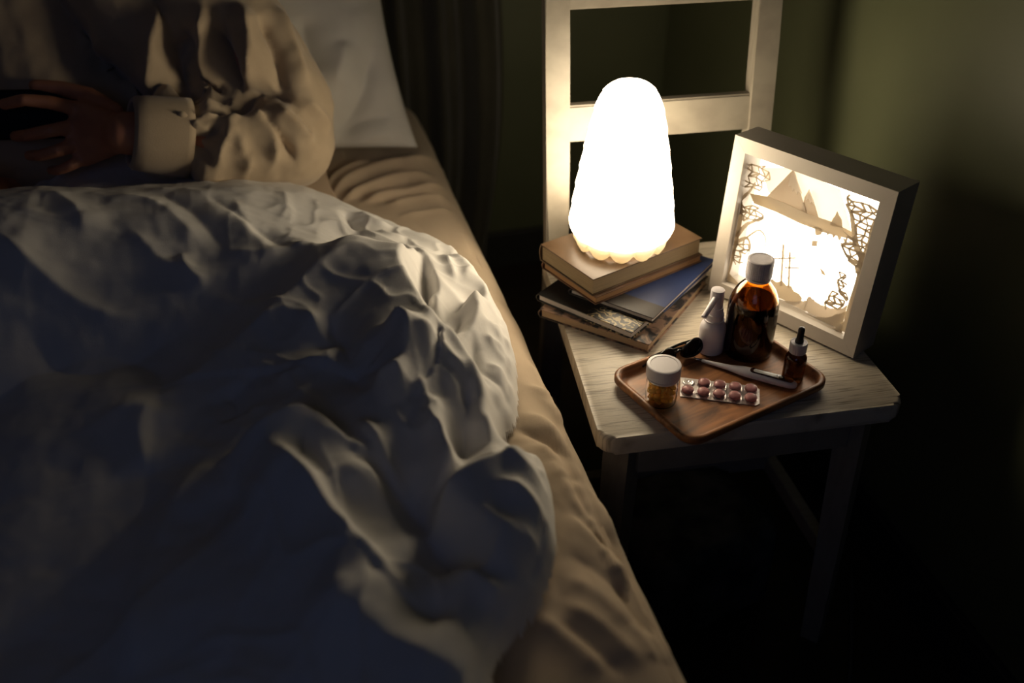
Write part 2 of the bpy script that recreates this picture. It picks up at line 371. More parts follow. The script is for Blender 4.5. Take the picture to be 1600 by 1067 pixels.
hgt = .022 + .018*smooth(Q[:,0], -.28, -.05) + (.018+np.interp(-Q[:,0], [-.12,.04,.30,.50], [0,.068,.125,.135]))*smooth(-Q[:,0], -.175, -.085)*smooth(Q[:,1], .93, 1.23)*(1-.62*smooth(Q[:,1], 1.26, 1.50)) + .016*gauss(.137, 1.08, .09, .17) + .040*gauss(.03, .86, .13, .13) + .016*gauss(.10, .66, .15, .12) + .014*gauss(.12, 1.0, .16, .25)
LEGS = [((-.41,1.54,.510),.048,(-.43,1.10,.480),.033), ((-.43,1.10,.480),.033,(-.45,.64,.462),.022), ((-.24,1.54,.510),.048,(-.24,1.10,.480),.033), ((-.24,1.10,.480),.033,(-.25,.64,.462),.022)]
for (a, ra, b, rb) in LEGS:
    a2 = np.array(a[:2]); e2 = np.array(b[:2])-a2; t = np.clip(((Q-a2)@e2)/(e2@e2), 0, 1); dq = np.linalg.norm(Q-a2-t[:,None]*e2, axis=1)
    topz = a[2]+(b[2]-a[2])*t+ra+(rb-ra)*t-BZ+.010
    hgt = np.maximum(hgt, topz*np.exp(-(np.clip(dq-.02, 0, 1)/.13)**2))
P3 = np.stack([Q[:,0], Q[:,1], np.full(len(Q), BZ)+hgt], 1); Nz = np.tile(np.array([0,0,1.]), (len(Q), 1))
def pz(z):
    return lambda p: Vector((*AZ(p[0], p[1], z)[:2], z))
DUVET = [ # (pixel polyline, crest height above the bed z, amplitude, left, right)
 # travel downwards in the picture: left reach = lamp side
 ([(655,372),(645,388),(624,432),(642,470),(664,510),(670,545),(665,585),(650,610)], .61, .052,.016,.110),
 ([(600,400),(520,470),(430,530),(330,580),(220,625),(60,680)], .58, .026,.05,.06),
 ([(640,372),(668,398),(685,440),(690,490)], .60, .016,.016,.010),
 ([(662,410),(665,450),(668,490)], .59, -.022,.008,.009),
 ([(668,455),(680,475),(686,500)], .59, .012,.008,.008),
 ([(700,395),(745,430),(770,460)], .57, .014,.012,.02),
 ([(765,440),(728,470),(705,500),(680,540)], .57, -.014,.008,.010),
 ([(715,470),(745,480),(748,510),(735,545),(712,580)], .57, .026,.012,.020),
 ([(770,480),(792,490),(802,520),(800,545)], .56, .012,.010,.012),
 ([(780,480),(775,510),(760,535)], .55, -.010,.008,.008),
 ([(758,540),(780,530),(800,548)], .55, .007,.006,.008),
 ([(750,560),(780,556),(805,575)], .55, .006,.006,.008),
 ([(760,590),(790,595),(808,612)], .55, .007,.006,.008),
 ([(745,600),(790,620),(808,640)], .55, -.006,.006,.006),
 ([(780,590),(782,620),(772,650)], .55, .008,.008,.010),
 ([(662,580),(690,566),(722,578),(750,612),(762,650),(770,690)], .58, .036,.012,.034),
 ([(645,615),(690,603),(735,628)], .57, .012,.008,.014),
 ([(600,580),(638,590),(640,615),(622,652)], .58, .030,.016,.022),
 ([(585,660),(620,652),(640,672)], .57, .022,.012,.018),
 ([(520,560),(545,600),(560,640)], .56, -.012,.010,.014),
 ([(470,600),(540,600),(560,640),(580,680)], .56, -.012,.02,.02),
 ([(360,640),(375,665),(380,690)], .55, -.012,.02,.02),
 ([(430,640),(500,628),(540,640)], .56, .010,.012,.016),
 ([(684,640),(690,690),(712,750)], .58, .020,.008,.014),
 ([(650,690),(690,720),(720,760)], .56, .010,.008,.012),
 ([(735,640),(725,700),(715,745)], .56, -.022,.012,.012),
 ([(330,700),(365,690),(420,682),(490,662),(540,685),(575,715),(612,765)], .61, .050,.020,.055),
 ([(560,680),(600,720),(632,772)], .58, .014,.008,.010),
 ([(470,700),(520,715),(560,755),(600,790)], .56, -.030,.02,.022),
 ([(400,715),(460,755),(530,825),(600,885),(660,925)], .60, .042,.016,.110),
 ([(560,770),(640,800),(690,860),(740,930)], .55, -.044,.020,.024),
 ([(660,800),(720,762),(790,728),(850,702)], .59, .044,.014,.085),
 ([(850,702),(862,760),(868,830),(862,890)], .57, .012,.010,.016),
 ([(770,790),(820,800),(860,820)], .57, .007,.008,.012),
 ([(745,820),(800,850),(850,850)], .57, .008,.008,.012),
 ([(690,860),(740,900),(790,920),(830,895)], .57, .016,.012,.016),
 ([(335,710),(285,780),(245,860),(215,940),(205,1060)], .57, .024,.06,.022),
 ([(480,950),(560,985),(660,1030),(780,1075)], .57, .020,.04,.04),
 ([(560,900),(640,940),(720,960)], .57, -.022,.02,.02),
 ([(250,640),(225,690),(235,740)], .56, .012,.02,.02),
 ([(700,352),(735,385),(765,425),(790,470)], .54, .006,.006,.010),
 ([(650,362),(690,378),(720,400)], .56, .006,.006,.008),
 ([(690,400),(705,430),(712,455)], .57, .008,.006,.008),
 ([(745,395),(740,430),(722,455)], .56, .007,.007,.008),
 ([(640,395),(650,430),(655,470)], .59, .007,.006,.007),
 ([(770,430),(760,460),(772,490)], .56, .008,.006,.007),
 ([(725,500),(712,530),(700,560)], .57, -.012,.007,.008),
 ([(790,500),(778,530),(790,560)], .55, .006,.005,.006),
 ([(740,560),(742,600),(768,640)], .55, -.012,.007,.009),
 ([(800,570),(785,600),(795,640)], .54, .006,.005,.006),
 ([(690,620),(720,650),(735,690)], .57, .009,.008,.010),
 ([(655,640),(672,670),(676,720)], .57, .009,.006,.008),
 ([(810,730),(835,770),(862,790)], .56, .006,.008,.010),
 ([(790,820),(830,830),(866,850)], .55, .006,.008,.010),
 ([(390,560),(460,545),(520,570)], .57, .008,.012,.014),
 ([(370,330),(385,360),(420,375)], .62, .004,.008,.010),
 ([(210,390),(260,420),(330,425)], .62, .005,.010,.014),
 # valley at the foot of the lap
 ([(566,380),(530,425),(480,455)], .57, -.012,.012,.03),
 # soft folds over the lap
 ([(165,345),(240,350),(290,378),(330,408)], .62, .005,.014,.016),
 ([(290,310),(340,340),(380,368),(440,412)], .62, .006,.014,.016),
 ([(255,330),(310,362),(355,402)], .62, -.006,.010,.012),
 ([(310,320),(360,350),(470,405)], .62, -.007,.012,.010),
 ([(445,305),(452,345),(440,370)], .60, .005,.010,.008),
 ([(0,430),(70,465),(150,490),(240,492)], .60, .010,.016,.016),
 ([(100,370),(140,400),(150,430)], .60, .006,.016,.016),
 ([(290,430),(300,450),(330,462)], .60, .008,.010,.012),
 ([(350,425),(420,428),(520,405)], .60, .006,.012,.012),
 ([(60,590),(120,632),(200,625),(300,590)], .52, -.008,.016,.020),
 ([(538,340),(552,362),(560,385)], .57, -.018,.010,.008),
 ([(560,335),(590,352),(615,350)], .57, .010,.008,.010),
 ([(590,360),(610,372),(640,372)], .58, .008,.006,.010),
]
for pts, z, A, wl, wr in DUVET: hgt += stroke(P3, Nz, [pz(BZ+(z-.51)*1.054)(p) for p in pts], A*1.054, wl*1.054, wr*1.054)
W1 = np.stack([Q[:,0], Q[:,1], Q[:,0]*0], 1)
warp = np.stack([fbm(W1*5, 31, 2), fbm(W1*5, 41, 2), Q[:,0]*0], 1)
rg = 1-np.abs(vnoise(W1*np.array([13, 11, 1])+warp*.9, 51)); rg2 = 1-np.abs(vnoise(W1*np.array([27,22,1])+warp*1.6, 61))
crump = .15+.85*smooth(Q[:,0]+.25*(1.2-Q[:,1]), -.08, .16)
hgt += .006*(rg**3)*crump + .0040*(rg2**4)*crump + .0035*fbm(W1*6, 71, 3) + .0012*fbm(W1*40, 81, 2)
# rounded edge and stitched hem
Dn = D + .003*fbm(W1*18, 91, 2); wE = .045; k = np.clip(Dn/wE, 0, 1); edge = np.sqrt(np.clip(1-(1-k)**2, 0, 1))
hgt = np.maximum(hgt, .012)*edge
hgt += -.0025*np.exp(-((D-.014)/.0022)**2)*(edge > .2) + .002*np.exp(-((D-.007)/.004)**2)
base = BZ+.0035 + np.where(Q[:,0] > .239, -(R0-np.sqrt(np.clip(R0**2-(Q[:,0]-.239)**2, 0, 1))), 0)
Zd = base + np.maximum(hgt, 0)
V = np.stack([Q[:,0], Q[:,1], Zd], 1); keep = D > -.0005
F = grid_faces(ny, nx); F = F[keep[F].all(1)]
used = np.unique(F); remap = -np.ones(len(V), int); remap[used] = np.arange(len(used)); V2 = V[used]; F2 = remap[F]
# gentle smoothing of steep slopes is left to the shading; close the underside
me = mesh_np('duvet', V2, F2)
duvet = link('duvet', me, M['duvet'], label='rumpled white cotton duvet pulled over the lap and bunched along the bed edge', cat='duvet')
md = duvet.modifiers.new('sm', 'SMOOTH'); md.factor = .5; md.iterations = 1
DV = BVHTree.FromPolygons([Vector(v) for v in V2], [tuple(f) for f in F2])

# ---------------------------------------------------------------- pillows
def make_pillow(name, c, W, H, T, rx, rz, m, strokes, seed, hitbase, **k):
    n1, n2 = 170, 130; u = np.linspace(-1, 1, n1); v = np.linspace(-1, 1, n2); UU, VV = np.meshgrid(u, v)
    pin = 1-.07*(1-np.abs(VV)**2)*np.abs(UU)**2; pin2 = 1-.09*(1-np.abs(UU)**2)*np.abs(VV)**2
    X = UU*W/2*pin; Y = VV*H/2*pin2
    t = T/2*np.power(np.clip((1-np.abs(UU)**3.2)*(1-np.abs(VV)**3.2), 0, 1), .55)
    A = np.stack([X, Y, t], -1).reshape(-1, 3); B = np.stack([X, Y, -t*.8], -1).reshape(-1, 3)
    Rm = np.array(Matrix.Rotation(rz, 3, 'Z') @ Matrix.Rotation(rx, 3, 'X')); A = A@Rm.T + np.array(c); B = B@Rm.T + np.array(c)
    FA = grid_faces(n2, n1); NA = grid_normals(A, n2, n1)
    bv = BVHTree.FromPolygons([Vector(q) for q in A], [tuple(f) for f in FA]); hh = hitter(bv, lambda x, y: AP(x, y, Vector(c), Vector(Rm[:,2])))
    dd = np.zeros(len(A))
    for pts, a, wl, wr in strokes: dd += stroke(A, NA, [hh(*p) for p in pts], a, wl, wr)
    fall = np.clip(t.ravel()/(T/2)*1.4, 0, 1)
    dd = dd*1.6 + .008*fbm(A*7, seed, 3) + .003*np.abs(vnoise(A*22, seed+4)); A = A+NA*(dd*fall)[:,None]
    VV2 = np.concatenate([A, B]); FF = np.concatenate([FA, FA[:, ::-1]+len(A)])
    me = mesh_np(name, VV2 - np.array(c), FF); o = link(name, me, m, **k); o.location = c
    bmm = bmesh.new(); bmm.from_mesh(me); bmesh.ops.remove_doubles(bmm, verts=bmm.verts, dist=.0004); bmm.to_mesh(me); bmm.free()
    return o
rx = math.radians(56)
Hn = Vector((0, math.cos(rx), math.sin(rx))); Nn = Vector((0, -math.sin(rx), math.cos(rx)))
pc = Vector((-.137, 1.635, BZ+.014)) + Hn*.26 + Nn*.02
make_pillow('pillow', pc, .78, .53, .135, rx, 0, M['pillow'], [
  ([(585,60),(575,130),(545,195),(512,232)], -.016,.02,.02),
  ([(620,205),(580,212),(540,235)], .010,.012,.014),
  ([(615,180),(570,190),(530,222)], -.010,.012,.012),
  ([(640,228),(590,235),(540,240)], .007,.008,.010),
  ([(540,60),(520,140)], .008,.02,.02),
  ([(470,20),(490,120)], -.008,.02,.02)], 5, None,
  label='white pillow propped upright behind the arm in the beige sweatshirt', cat='pillow')
make_pillow('pillow', Vector((-.22, 1.535, BZ+.024)), .66, .30, .05, math.radians(2), 0, M['tan_pillow'], [], 8, None,
  label='tan pillow lying flat, its corner showing below the elbow', cat='pillow')

# ---------------------------------------------------------------- person
def capsule(bm, p0, r0, p1, r1, n=20):
    p0 = Vector(p0); p1 = Vector(p1); d = (p1-p0).normalized(); a = Vector((0,0,1)) if abs(d.z) < .9 else Vector((1,0,0))
    x = d.cross(a).normalized(); y = d.cross(x); rings = []
    for k in range(1, 7):
        t = PI/2*k/6; rings.append((p0-d*r0*math.cos(t), r0*math.sin(t)))
    for k in range(0, 6):
        t = PI/2*k/6; rings.append((p1+d*r1*math.sin(t), r1*math.cos(t)))
    R = [[bm.verts.new(c+(x*math.cos(2*PI*i/n)+y*math.sin(2*PI*i/n))*r) for i in range(n)] for c, r in rings]
    for A, B in zip(R, R[1:]):
        for i in range(n): bm.faces.new((A[i], A[(i+1)%n], B[(i+1)%n], B[i]))
    bm.faces.new(R[0][::-1]); bm.faces.new(R[-1])
def ellips(bm, c, s, rot=None):
    g = bmesh.ops.create_uvsphere(bm, u_segments=28, v_segments=18, radius=1)
    for v in g['verts']:
        q = Vector((v.co.x*s[0], v.co.y*s[1], v.co.z*s[2])); q = rot @ q if rot else q; v.co = q+Vector(c)
def remeshed(bm, vox, smooth_it, name):
    bmesh.ops.recalc_face_normals(bm, faces=bm.faces)
    me = bpy.data.meshes.new(name+'_src'); bm.to_mesh(me); bm.free()
    o = bpy.data.objects.new(name+'_src', me); COL.objects.link(o)
    r = o.modifiers.new('r', 'REMESH'); r.mode = 'VOXEL'; r.voxel_size = vox
    s = o.modifiers.new('s', 'SMOOTH'); s.factor = .5; s.iterations = smooth_it
    dg = bpy.context.evaluated_depsgraph_get(); out = bpy.data.meshes.new_from_object(o.evaluated_get(dg))
    bpy.data.objects.remove(o); out.name = name; out.materials.clear(); return out
EL = AZ(462, 232, 0.5759); WR = AZ(196, 208, 0.6454)
SHO = EL + Vector((-.137, .178, .276)); PEL = Vector((-.317, 1.60, .570)); CH = Vector((-.317, 1.705, .84)); SHR = Vector((CH.x*2-SHO.x-.02, SHO.y, SHO.z))
NK = Vector((-.317, 1.70, 1.04)); HD = Vector((-.317, 1.64, 1.20))
ELR = Vector((-.69, 1.53, .63)); WRR = Vector((-.53, 1.43, .63))
body = empty('person', (PEL.x, PEL.y, BZ), label='person in a beige sweatshirt sitting up in bed, forearm across the lap', cat='person')
PO = body.location.copy()
bm = bmesh.new()
capsule(bm, PEL, .098, CH+Vector((0,0,-.1)), .10); ellips(bm, CH+Vector((0,0,-.04)), (.15,.095,.16)); capsule(bm, CH+Vector((.09,0,.08)), .05, SHO, .05); capsule(bm, CH+Vector((-.09,0,.08)), .05, SHR, .05)
ellips(bm, PEL+Vector((0,.0,-.01)), (.15,.10,.075))
capsule(bm, CH+Vector((0,0,.1)), .058, NK+Vector((0,-.02,.05)), .052)
capsule(bm, SHO, .050, EL, .042); capsule(bm, EL, .043, WR, .030)
capsule(bm, SHR, .048, ELR, .038); capsule(bm, ELR, .040, WRR, .028)
for s, kx in ((-1, -.39), (1, -.21)):
    pass
for (a, ra, b, rb) in LEGS: capsule(bm, a, ra, b, rb)
# head with features
ellips(bm, HD+Vector((0,.02,.03)), (.076,.092,.085)); ellips(bm, HD+Vector((0,-.02,-.045)), (.058,.068,.062))
capsule(bm, HD+Vector((0,-.078,.01)), .009, HD+Vector((0,-.097,-.025)), .013)
ellips(bm, HD+Vector((0,-.083,-.058)), (.024,.010,.005)); ellips(bm, HD+Vector((0,-.080,-.068)), (.020,.010,.005)); ellips(bm, HD+Vector((0,-.075,-.092)), (.022,.016,.014))
for s in (-1, 1):
    ellips(bm, HD+Vector((s*.03,-.070,.026)), (.020,.010,.006)); ellips(bm, HD+Vector((s*.076,.01,-.005)), (.010,.020,.030)); ellips(bm, HD+Vector((s*.031,-.066,.008)), (.014,.010,.009))
# left hand: palm + five fingers (in view)
def AH(x, y, Y): return AY(x, y, Y-.045)
K = {n: AH(*p) for n, p in dict(w=(196,208,WR.y+.045), k1=(128,172,1.5076), k2=(122,196,1.4971), k3=(124,222,1.4865), k4=(134,246,1.4813)).items()}
for n, r in (('k1',.0148),('k2',.0148),('k3',.0142),('k4',.0131)): capsule(bm, K['w'].lerp(K[n], .12), .022, K[n], r)
for a, b in (('k1','k2'),('k2','k3'),('k3','k4')): capsule(bm, K[a], .0137, K[b], .0131); capsule(bm, K['w'].lerp(K[a], .55), .0153, K['w'].lerp(K[b], .55), .0153)
FNG = [[(128,172,1.508,0.0111),(78,160,1.492,0.0100),(38,156,1.492,0.0090),(6,163,1.508,0.0082)],
       [(122,196,1.497,0.0108),(80,204,1.476,0.0097),(44,211,1.487,0.0090),(24,213,1.513,0.0082)],
       [(124,222,1.487,0.0103),(92,235,1.465,0.0093),(62,243,1.476,0.0084),(46,243,1.502,0.0078)],
       [(134,246,1.481,0.0093),(112,258,1.465,0.0082),(92,266,1.471,0.0074),(80,266,1.492,0.0069)],
       [(178,176,1.497,0.0148),(140,150,1.529,0.0127),(95,138,1.545,0.0111),(55,134,1.550,0.0095)]]
for f in FNG:
    for a, b in zip(f, f[1:]): capsule(bm, AH(*a[:3]), a[3], AH(*b[:3]), b[3], 14)
# right hand, out of frame, resting on the lap
dr = (WRR-ELR).normalized(); pr = Vector((0,0,1)).cross(dr)
for i in range(4):
    b0 = WRR+dr*.085+pr*(i-1.5)*.02; capsule(bm, WRR, .020, b0, .012, 14); capsule(bm, b0, .0095, b0+dr*.035+Vector((0,0,-.006)), .0085, 14); capsule(bm, b0+dr*.035+Vector((0,0,-.006)), .0085, b0+dr*.06+Vector((0,0,-.02)), .007, 14)
capsule(bm, WRR+dr*.02, .015, WRR+dr*.065+pr*.045, .011, 14)
me = remeshed(bm, .0036, 3, 'body')
for v in me.vertices: v.co -= PO
link('body', me, M['skin'], body)
# hair
bm = bmesh.new(); ellips(bm, HD+Vector((0,.034,.045)), (.086,.096,.088)); ellips(bm, HD+Vector((0,.075,-.01)), (.074,.05,.09))
for s in (-1, 1): ellips(bm, HD+Vector((s*.07,.03,.01)), (.018,.045,.06))
me = remeshed(bm, .006, 4, 'hair')
for v in me.vertices: v.co -= PO
link('hair', me, M['hair'], body)
# sweatshirt
CUF = AZ(210, 208, 0.6413); CB = CUF + (EL-CUF).normalized()*.060
bm = bmesh.new()
capsule(bm, PEL+Vector((0,0,.02)), .115, CH+Vector((0,0,-.06)), .12); ellips(bm, CH+Vector((0,0,-.02)), (.18,.12,.19))
ellips(bm, PEL+Vector((0,0,.03)), (.18,.115,.09))
capsule(bm, CH+Vector((.06,0,.09)), .085, SHO, .082); capsule(bm, CH+Vector((-.06,0,.09)), .085, SHR, .082)
E2 = EL+Vector((-.015,0,.012))
capsule(bm, SHO, .093, EL+Vector((-.012,.03,.06)), .076); capsule(bm, EL+Vector((-.012,.03,.06)), .072, E2, .072)
capsule(bm, E2, .072, E2.lerp(CB, .55)+Vector((0,0,.0)), .061); capsule(bm, E2.lerp(CB, .5), .063, E2.lerp(CB, .88), .0535)
capsule(bm, E2.lerp(CB, .25)+Vector((0,-.012,-.012)), .057, E2.lerp(CB, .7)+Vector((0,-.010,-.008)), .051)
capsule(bm, SHR, .085, ELR, .066); capsule(bm, ELR, .06, WRR-dr*.01, .042)
capsule(bm, SHO.lerp(CH,.45)+Vector((0,-.03,-.02)), .09, EL+Vector((-.13,.06,.06)), .055)   # loose cloth between arm and side
me = remeshed(bm, .004, 6, 'sweatshirt')
nv = len(me.vertices); V = np.empty(nv*3); me.vertices.foreach_get('co', V); V = V.reshape(-1, 3); Nn_ = np.empty(nv*3); me.vertices.foreach_get('normal', Nn_); Nn_ = Nn_.reshape(-1, 3)
bv = BVHTree.FromPolygons([Vector(q) for q in V], [tuple(p.vertices) for p in me.polygons]); hb = hitter(bv, lambda x, y: AY(x, y, 1.53))
SLEEVE = [
 ([(265,178),(310,168),(352,172),(395,152),(440,152),(480,176)], -0.0290,0.0108,0.0090),
 ([(352,170),(356,205),(340,245),(322,290)], 0.0217,0.0090,0.0108),
 ([(355,172),(378,225),(398,300)], 0.0116,0.0072,0.0108),
 ([(330,178),(352,172),(378,182)], 0.0116,0.0090,0.0108),
 ([(392,165),(420,190),(432,225),(425,262)], 0.0174,0.0090,0.0108),
 ([(428,158),(462,185),(492,225)], 0.0174,0.0072,0.0108),
 ([(405,168),(438,215),(462,255)], -0.0203,0.0072,0.0090),
 ([(298,212),(322,212),(348,196)], -0.0203,0.0072,0.0072),
 ([(300,216),(318,235),(338,250)], -0.0203,0.0072,0.0072),
 ([(300,185),(312,200),(335,203)], 0.0116,0.0072,0.0072),
 ([(305,225),(322,258),(315,285)], 0.0130,0.0072,0.0090),
 ([(470,150),(500,180),(512,210)], 0.0101,0.0072,0.0090),
 ([(450,165),(475,195),(488,215)], -0.0116,0.0054,0.0072),
 ([(316,0),(320,60),(328,120),(330,155)], 0.0261,0.0144,0.0126),
 ([(330,30),(352,90),(372,150)], -0.0377,0.0126,0.0126),
 ([(372,0),(388,70),(388,145)], 0.0261,0.0144,0.0144),
 ([(400,20),(432,80),(442,150)], -0.0203,0.0108,0.0126),
 ([(340,0),(350,60),(368,120)], -0.0145,0.0090,0.0090),
 ([(425,0),(455,70),(480,140)], 0.0116,0.0126,0.0126),
 ([(250,0),(240,70),(246,150)], 0.0261,0.0180,0.0198),
 ([(280,40),(288,100),(290,160)], -0.0290,0.0144,0.0162),
 ([(180,30),(170,100),(180,150)], 0.0145,0.0180,0.0180),
 ([(230,150),(245,200),(238,260)], 0.0043,0.0090,0.0090),
]
dd = np.zeros(nv)
for pts, A, wl, wr in SLEEVE: dd += stroke(V, Nn_, [hb(*p) for p in pts], A, wl, wr)
dd += .004*fbm(V*11, 23, 3)+.0012*fbm(V*45, 29, 2)
V = V+Nn_*dd[:,None]-np.array(PO); me.vertices.foreach_set('co', V.ravel()); me.update()
swe = link('sweatshirt', me, M['sweat'], body)
md = swe.modifiers.new('sm', 'SMOOTH'); md.factor = .5; md.iterations = 1
# ribbed cuff, open at the wrist
ax = (CB-CUF).normalized(); q = ax.to_track_quat('Z', 'Y').to_matrix()
bm = bmesh.new()
pr_ = [(.0345,-.004),(.0385,-.006),(.0425,-.001),(.0445,.012),(.0455,.028),(.0462,.044),(.0470,.058),(.0472,.067),(.043,.066),(.0405,.03),(.0375,.004),(.0345,-.004)]
add_lathe(bm, pr_, 72, cap0=False, cap1=False)
for v in bm.verts: 
    a = math.atan2(v.co.y, v.co.x); s = 1+.006*math.sin(a*36); v.co = CUF + q @ Vector((v.co.x*s*1.09, v.co.y*s*1.22, v.co.z*1.09)) - PO
bmesh.ops.remove_doubles(bm, verts=bm.verts, dist=1e-5)
bobj('cuff', bm, M['sweat'], swe, smooth=True)
# phone held in the hand
ph = AH(52, 186, 1.5129)
bm = bmesh.new(); add_box(bm, (0,0,0), (.145,.009,.070), .004, Matrix.Rotation(math.radians(-20), 3, 'X') @ Matrix.Rotation(math.radians(4), 3, 'Y'), 3)
o = bobj('smartphone', bm, M['phone'], angle=50, label='black smartphone held in the hand at the left edge', cat='phone'); o.location = ph + Vector((-.01,.02,0))

# ---------------------------------------------------------------- chair
CR = math.radians(-4.5); CO = Vector((.512, .810, 0))
chair = empty('wooden_chair', CO, CR, label='cream painted wooden ladder-back chair used as a bedside table', cat='chair')
seat_pts = rounded([(-.190,0),(.193,0),(.186,.425),(-.172,.425)], [.018,.018,.01,.01], 6)
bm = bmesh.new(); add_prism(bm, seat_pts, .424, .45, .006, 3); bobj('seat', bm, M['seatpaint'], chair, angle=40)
for s, x in ((-1,-.150),(1,.152)):
    bm = bmesh.new()
    pts = [(x,.036,.424),(x-s*-.0+s*.006,.026,.0)]
    add_tube(bm, [(x,.038,.4245),(x+s*.006,.030,.2),(x+s*.010,.024,.0)], [.025,.022,.018], 4); 
    bobj('leg', bm, M['paint'], chair)
def post(xc, w=.034, t=.026):
    bm = bmesh.new(); prof = [(.44-.02, -.035+.02, 0),]
    zs = [0, .2, .42, .47, .6, .75, .905]; ys = [.452, .432, .413, .413, .426, .446, .468]
    rings = []
    for z, y in zip(zs, ys): rings.append([bm.verts.new((xc+a*w/2, y+b*t/2+t/2, z)) for a, b in ((-1,-1),(1,-1),(1,1),(-1,1))])
    for A, B in zip(rings, rings[1:]):
        for i in range(4): bm.faces.new((A[i], A[(i+1)%4], B[(i+1)%4], B[i]))
    bm.faces.new(rings[0][::-1]); topf = bm.faces.new(rings[-1])
    es = [e for e in bm.edges if abs((e.verts[0].co-e.verts[1].co).normalized().z) > .8] + list(topf.edges)
    bmesh.ops.bevel(bm, geom=es, offset=.003, segments=2, affect='EDGES'); return bm
XL, XR = -.151, .149
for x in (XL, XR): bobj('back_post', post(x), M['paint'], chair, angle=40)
def rail(name, z0, z1, y0, y1):
    bm = bmesh.new(); t = .016
    for a in (0,): 
        c4 = [(y0+.005, z0), (y0+.005+t, z0), (y1+.005+t, z1), (y1+.005, z1)]
        A = [bm.verts.new((XL+.012, *q)) for q in c4]; B = [bm.verts.new((XR-.012, *q)) for q in c4]
        bm.faces.new(A); bm.faces.new(B[::-1])
        for i in range(4): bm.faces.new((A[i], A[(i+1)%4], B[(i+1)%4], B[i]))
    bmesh.ops.bevel(bm, geom=[e for e in bm.edges if abs((e.verts[0].co-e.verts[1].co).normalized().x) > .9], offset=.0025, segments=2, affect='EDGES')
    bobj(name, bm, M['paint'], chair, angle=40)
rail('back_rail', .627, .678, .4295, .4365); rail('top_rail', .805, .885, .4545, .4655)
for name, a, b, sz in (('apron',(-.135,.03,.395),(.14,.03,.395),(.018,.05)),('side_apron',(-.150,.05,.395),(-.150,.42,.395),(.018,.05)),('side_apron',(.152,.05,.395),(.150,.42,.395),(.018,.05)),
                       ('stretcher',(-.158,.03,.16),(-.152,.44,.16),(.018,.026)),('stretcher',(.160,.03,.16),(.150,.44,.16),(.018,.026)),('stretcher',(-.155,.235,.163),(.155,.235,.163),(.018,.026))):
    a = Vector(a); b = Vector(b); d = b-a; bm = bmesh.new(); rr = Matrix.Rotation(math.atan2(d.y, d.x), 3, 'Z')
    add_box(bm, (a+b)/2, (d.length, sz[0], sz[1]), .002, rr); bobj(name, bm, M['paint'], chair)

# ---------------------------------------------------------------- books
def book(near, ang, lu, lv, z0, th, cover, pages, label, ct=.0018, ov=.0022, soft=0):
    o = empty('book', (near[0], near[1], z0), math.radians(ang), label=label, cat='book', group=None)
    bm = bmesh.new()
    for z in (ct/2, th-ct/2): add_box(bm, (lu/2, lv/2, z), (lu, lv, ct), ct*.4)
    # rounded spine along the far-left long edge
    n = 8; rows = []
    for x in (0, lu):
        rows.append([bm.verts.new((x, lv-.001+.004*math.sin(PI*i/n), th*i/n)) for i in range(n+1)]); rows.append([bm.verts.new((x, lv-.0028+.004*math.sin(PI*i/n), th*i/n)) for i in range(n+1)])
    A, A2, B, B2 = rows
    for i in range(n):
        bm.faces.new((A[i], A[i+1], B[i+1], B[i])); bm.faces.new((A2[i+1], A2[i], B2[i], B2[i+1])); bm.faces.new((A[i+1], A[i], A2[i], A2[i+1])); bm.faces.new((B[i], B[i+1], B2[i+1], B2[i]))
    bobj('cover', bm, cover, o, angle=35)
    bm = bmesh.new(); add_box(bm, (lu/2, lv/2, th/2), (lu-2*ov, lv-2*ov, th-2*ct), .0004); bobj('pages', bm, pages, o)
    return o
book((.438,.972), 44, .200, .163, .4504, .0140, M['cv5'], M['pg5'], 'worn book with marbled dark and tan cover at the bottom of the stack')
book((.419,.987), 37, .202, .153, .4646, .0118, M['cv4'], M['pgw'], 'black book with gold leaf pattern and white pages, second from bottom')
book((.452,.9985), 40.5, .185, .128, .4766, .0092, M['cv3'], M['pgw'], 'thin dark blue book with white pages in the middle of the stack')
book((.389,1.047), 21, .196, .116, .4860, .0122, M['cv2'], M['pg2'], 'brown book with orange-tan pages directly below the topmost book')
book((.385,1.050), 20.3, .196, .116, .4984, .0262, M['cv1'], M['pg1'], 'thick brown book with cream pages carrying the glowing lamp', ct=.002)
TOPZ = .4984+.0262

# ---------------------------------------------------------------- lamp
LC = Vector((.4535, 1.137, TOPZ+.0004))
lamp = empty('table_lamp', LC, label='glowing white cone-shaped table lamp standing on the stack of books', cat='lamp')
prof = [(.0668,.021),(.0700,.030),(.0697,.04),(.0672,.06),(.0645,.08),(.0615,.10),(.0583,.12),(.0550,.14),(.0515,.16),(.0480,.178),(.0445,.193),(.0410,.206),(.0362,.218),(.030,.2265),(.022,.2330),(.012,.2362),(.002,.2375)]
n = 120; rings = []; bm = bmesh.new()
pf = spline([(a, 0, .02+(b-.02)*.965) for a, b in prof], 5)
for p in pf:
    ring = []
    for i in range(n):
        a = 2*PI*i/n; z = p.z; tier = (z*1000/27 + .18*math.sin(6*a)) % 1.0
        k = .0016*(1-tier)*min(1, p.x/.03) + .0006*abs(math.sin(6*a+PI*(int(z*1000/27) % 2)/2))
        ring.append(bm.verts.new(((p.x+k)*math.cos(a), (p.x+k)*math.sin(a), z)))
    rings.append(ring)
for A, B in zip(rings, rings[1:]):
    for i in range(n): bm.faces.new((A[i], A[(i+1)%n], B[(i+1)%n], B[i]))
bm.faces.new(rings[0][::-1]); bm.faces.new(rings[-1])
bobj('lamp_shade', bm, M['lamp'], lamp, smooth=True)
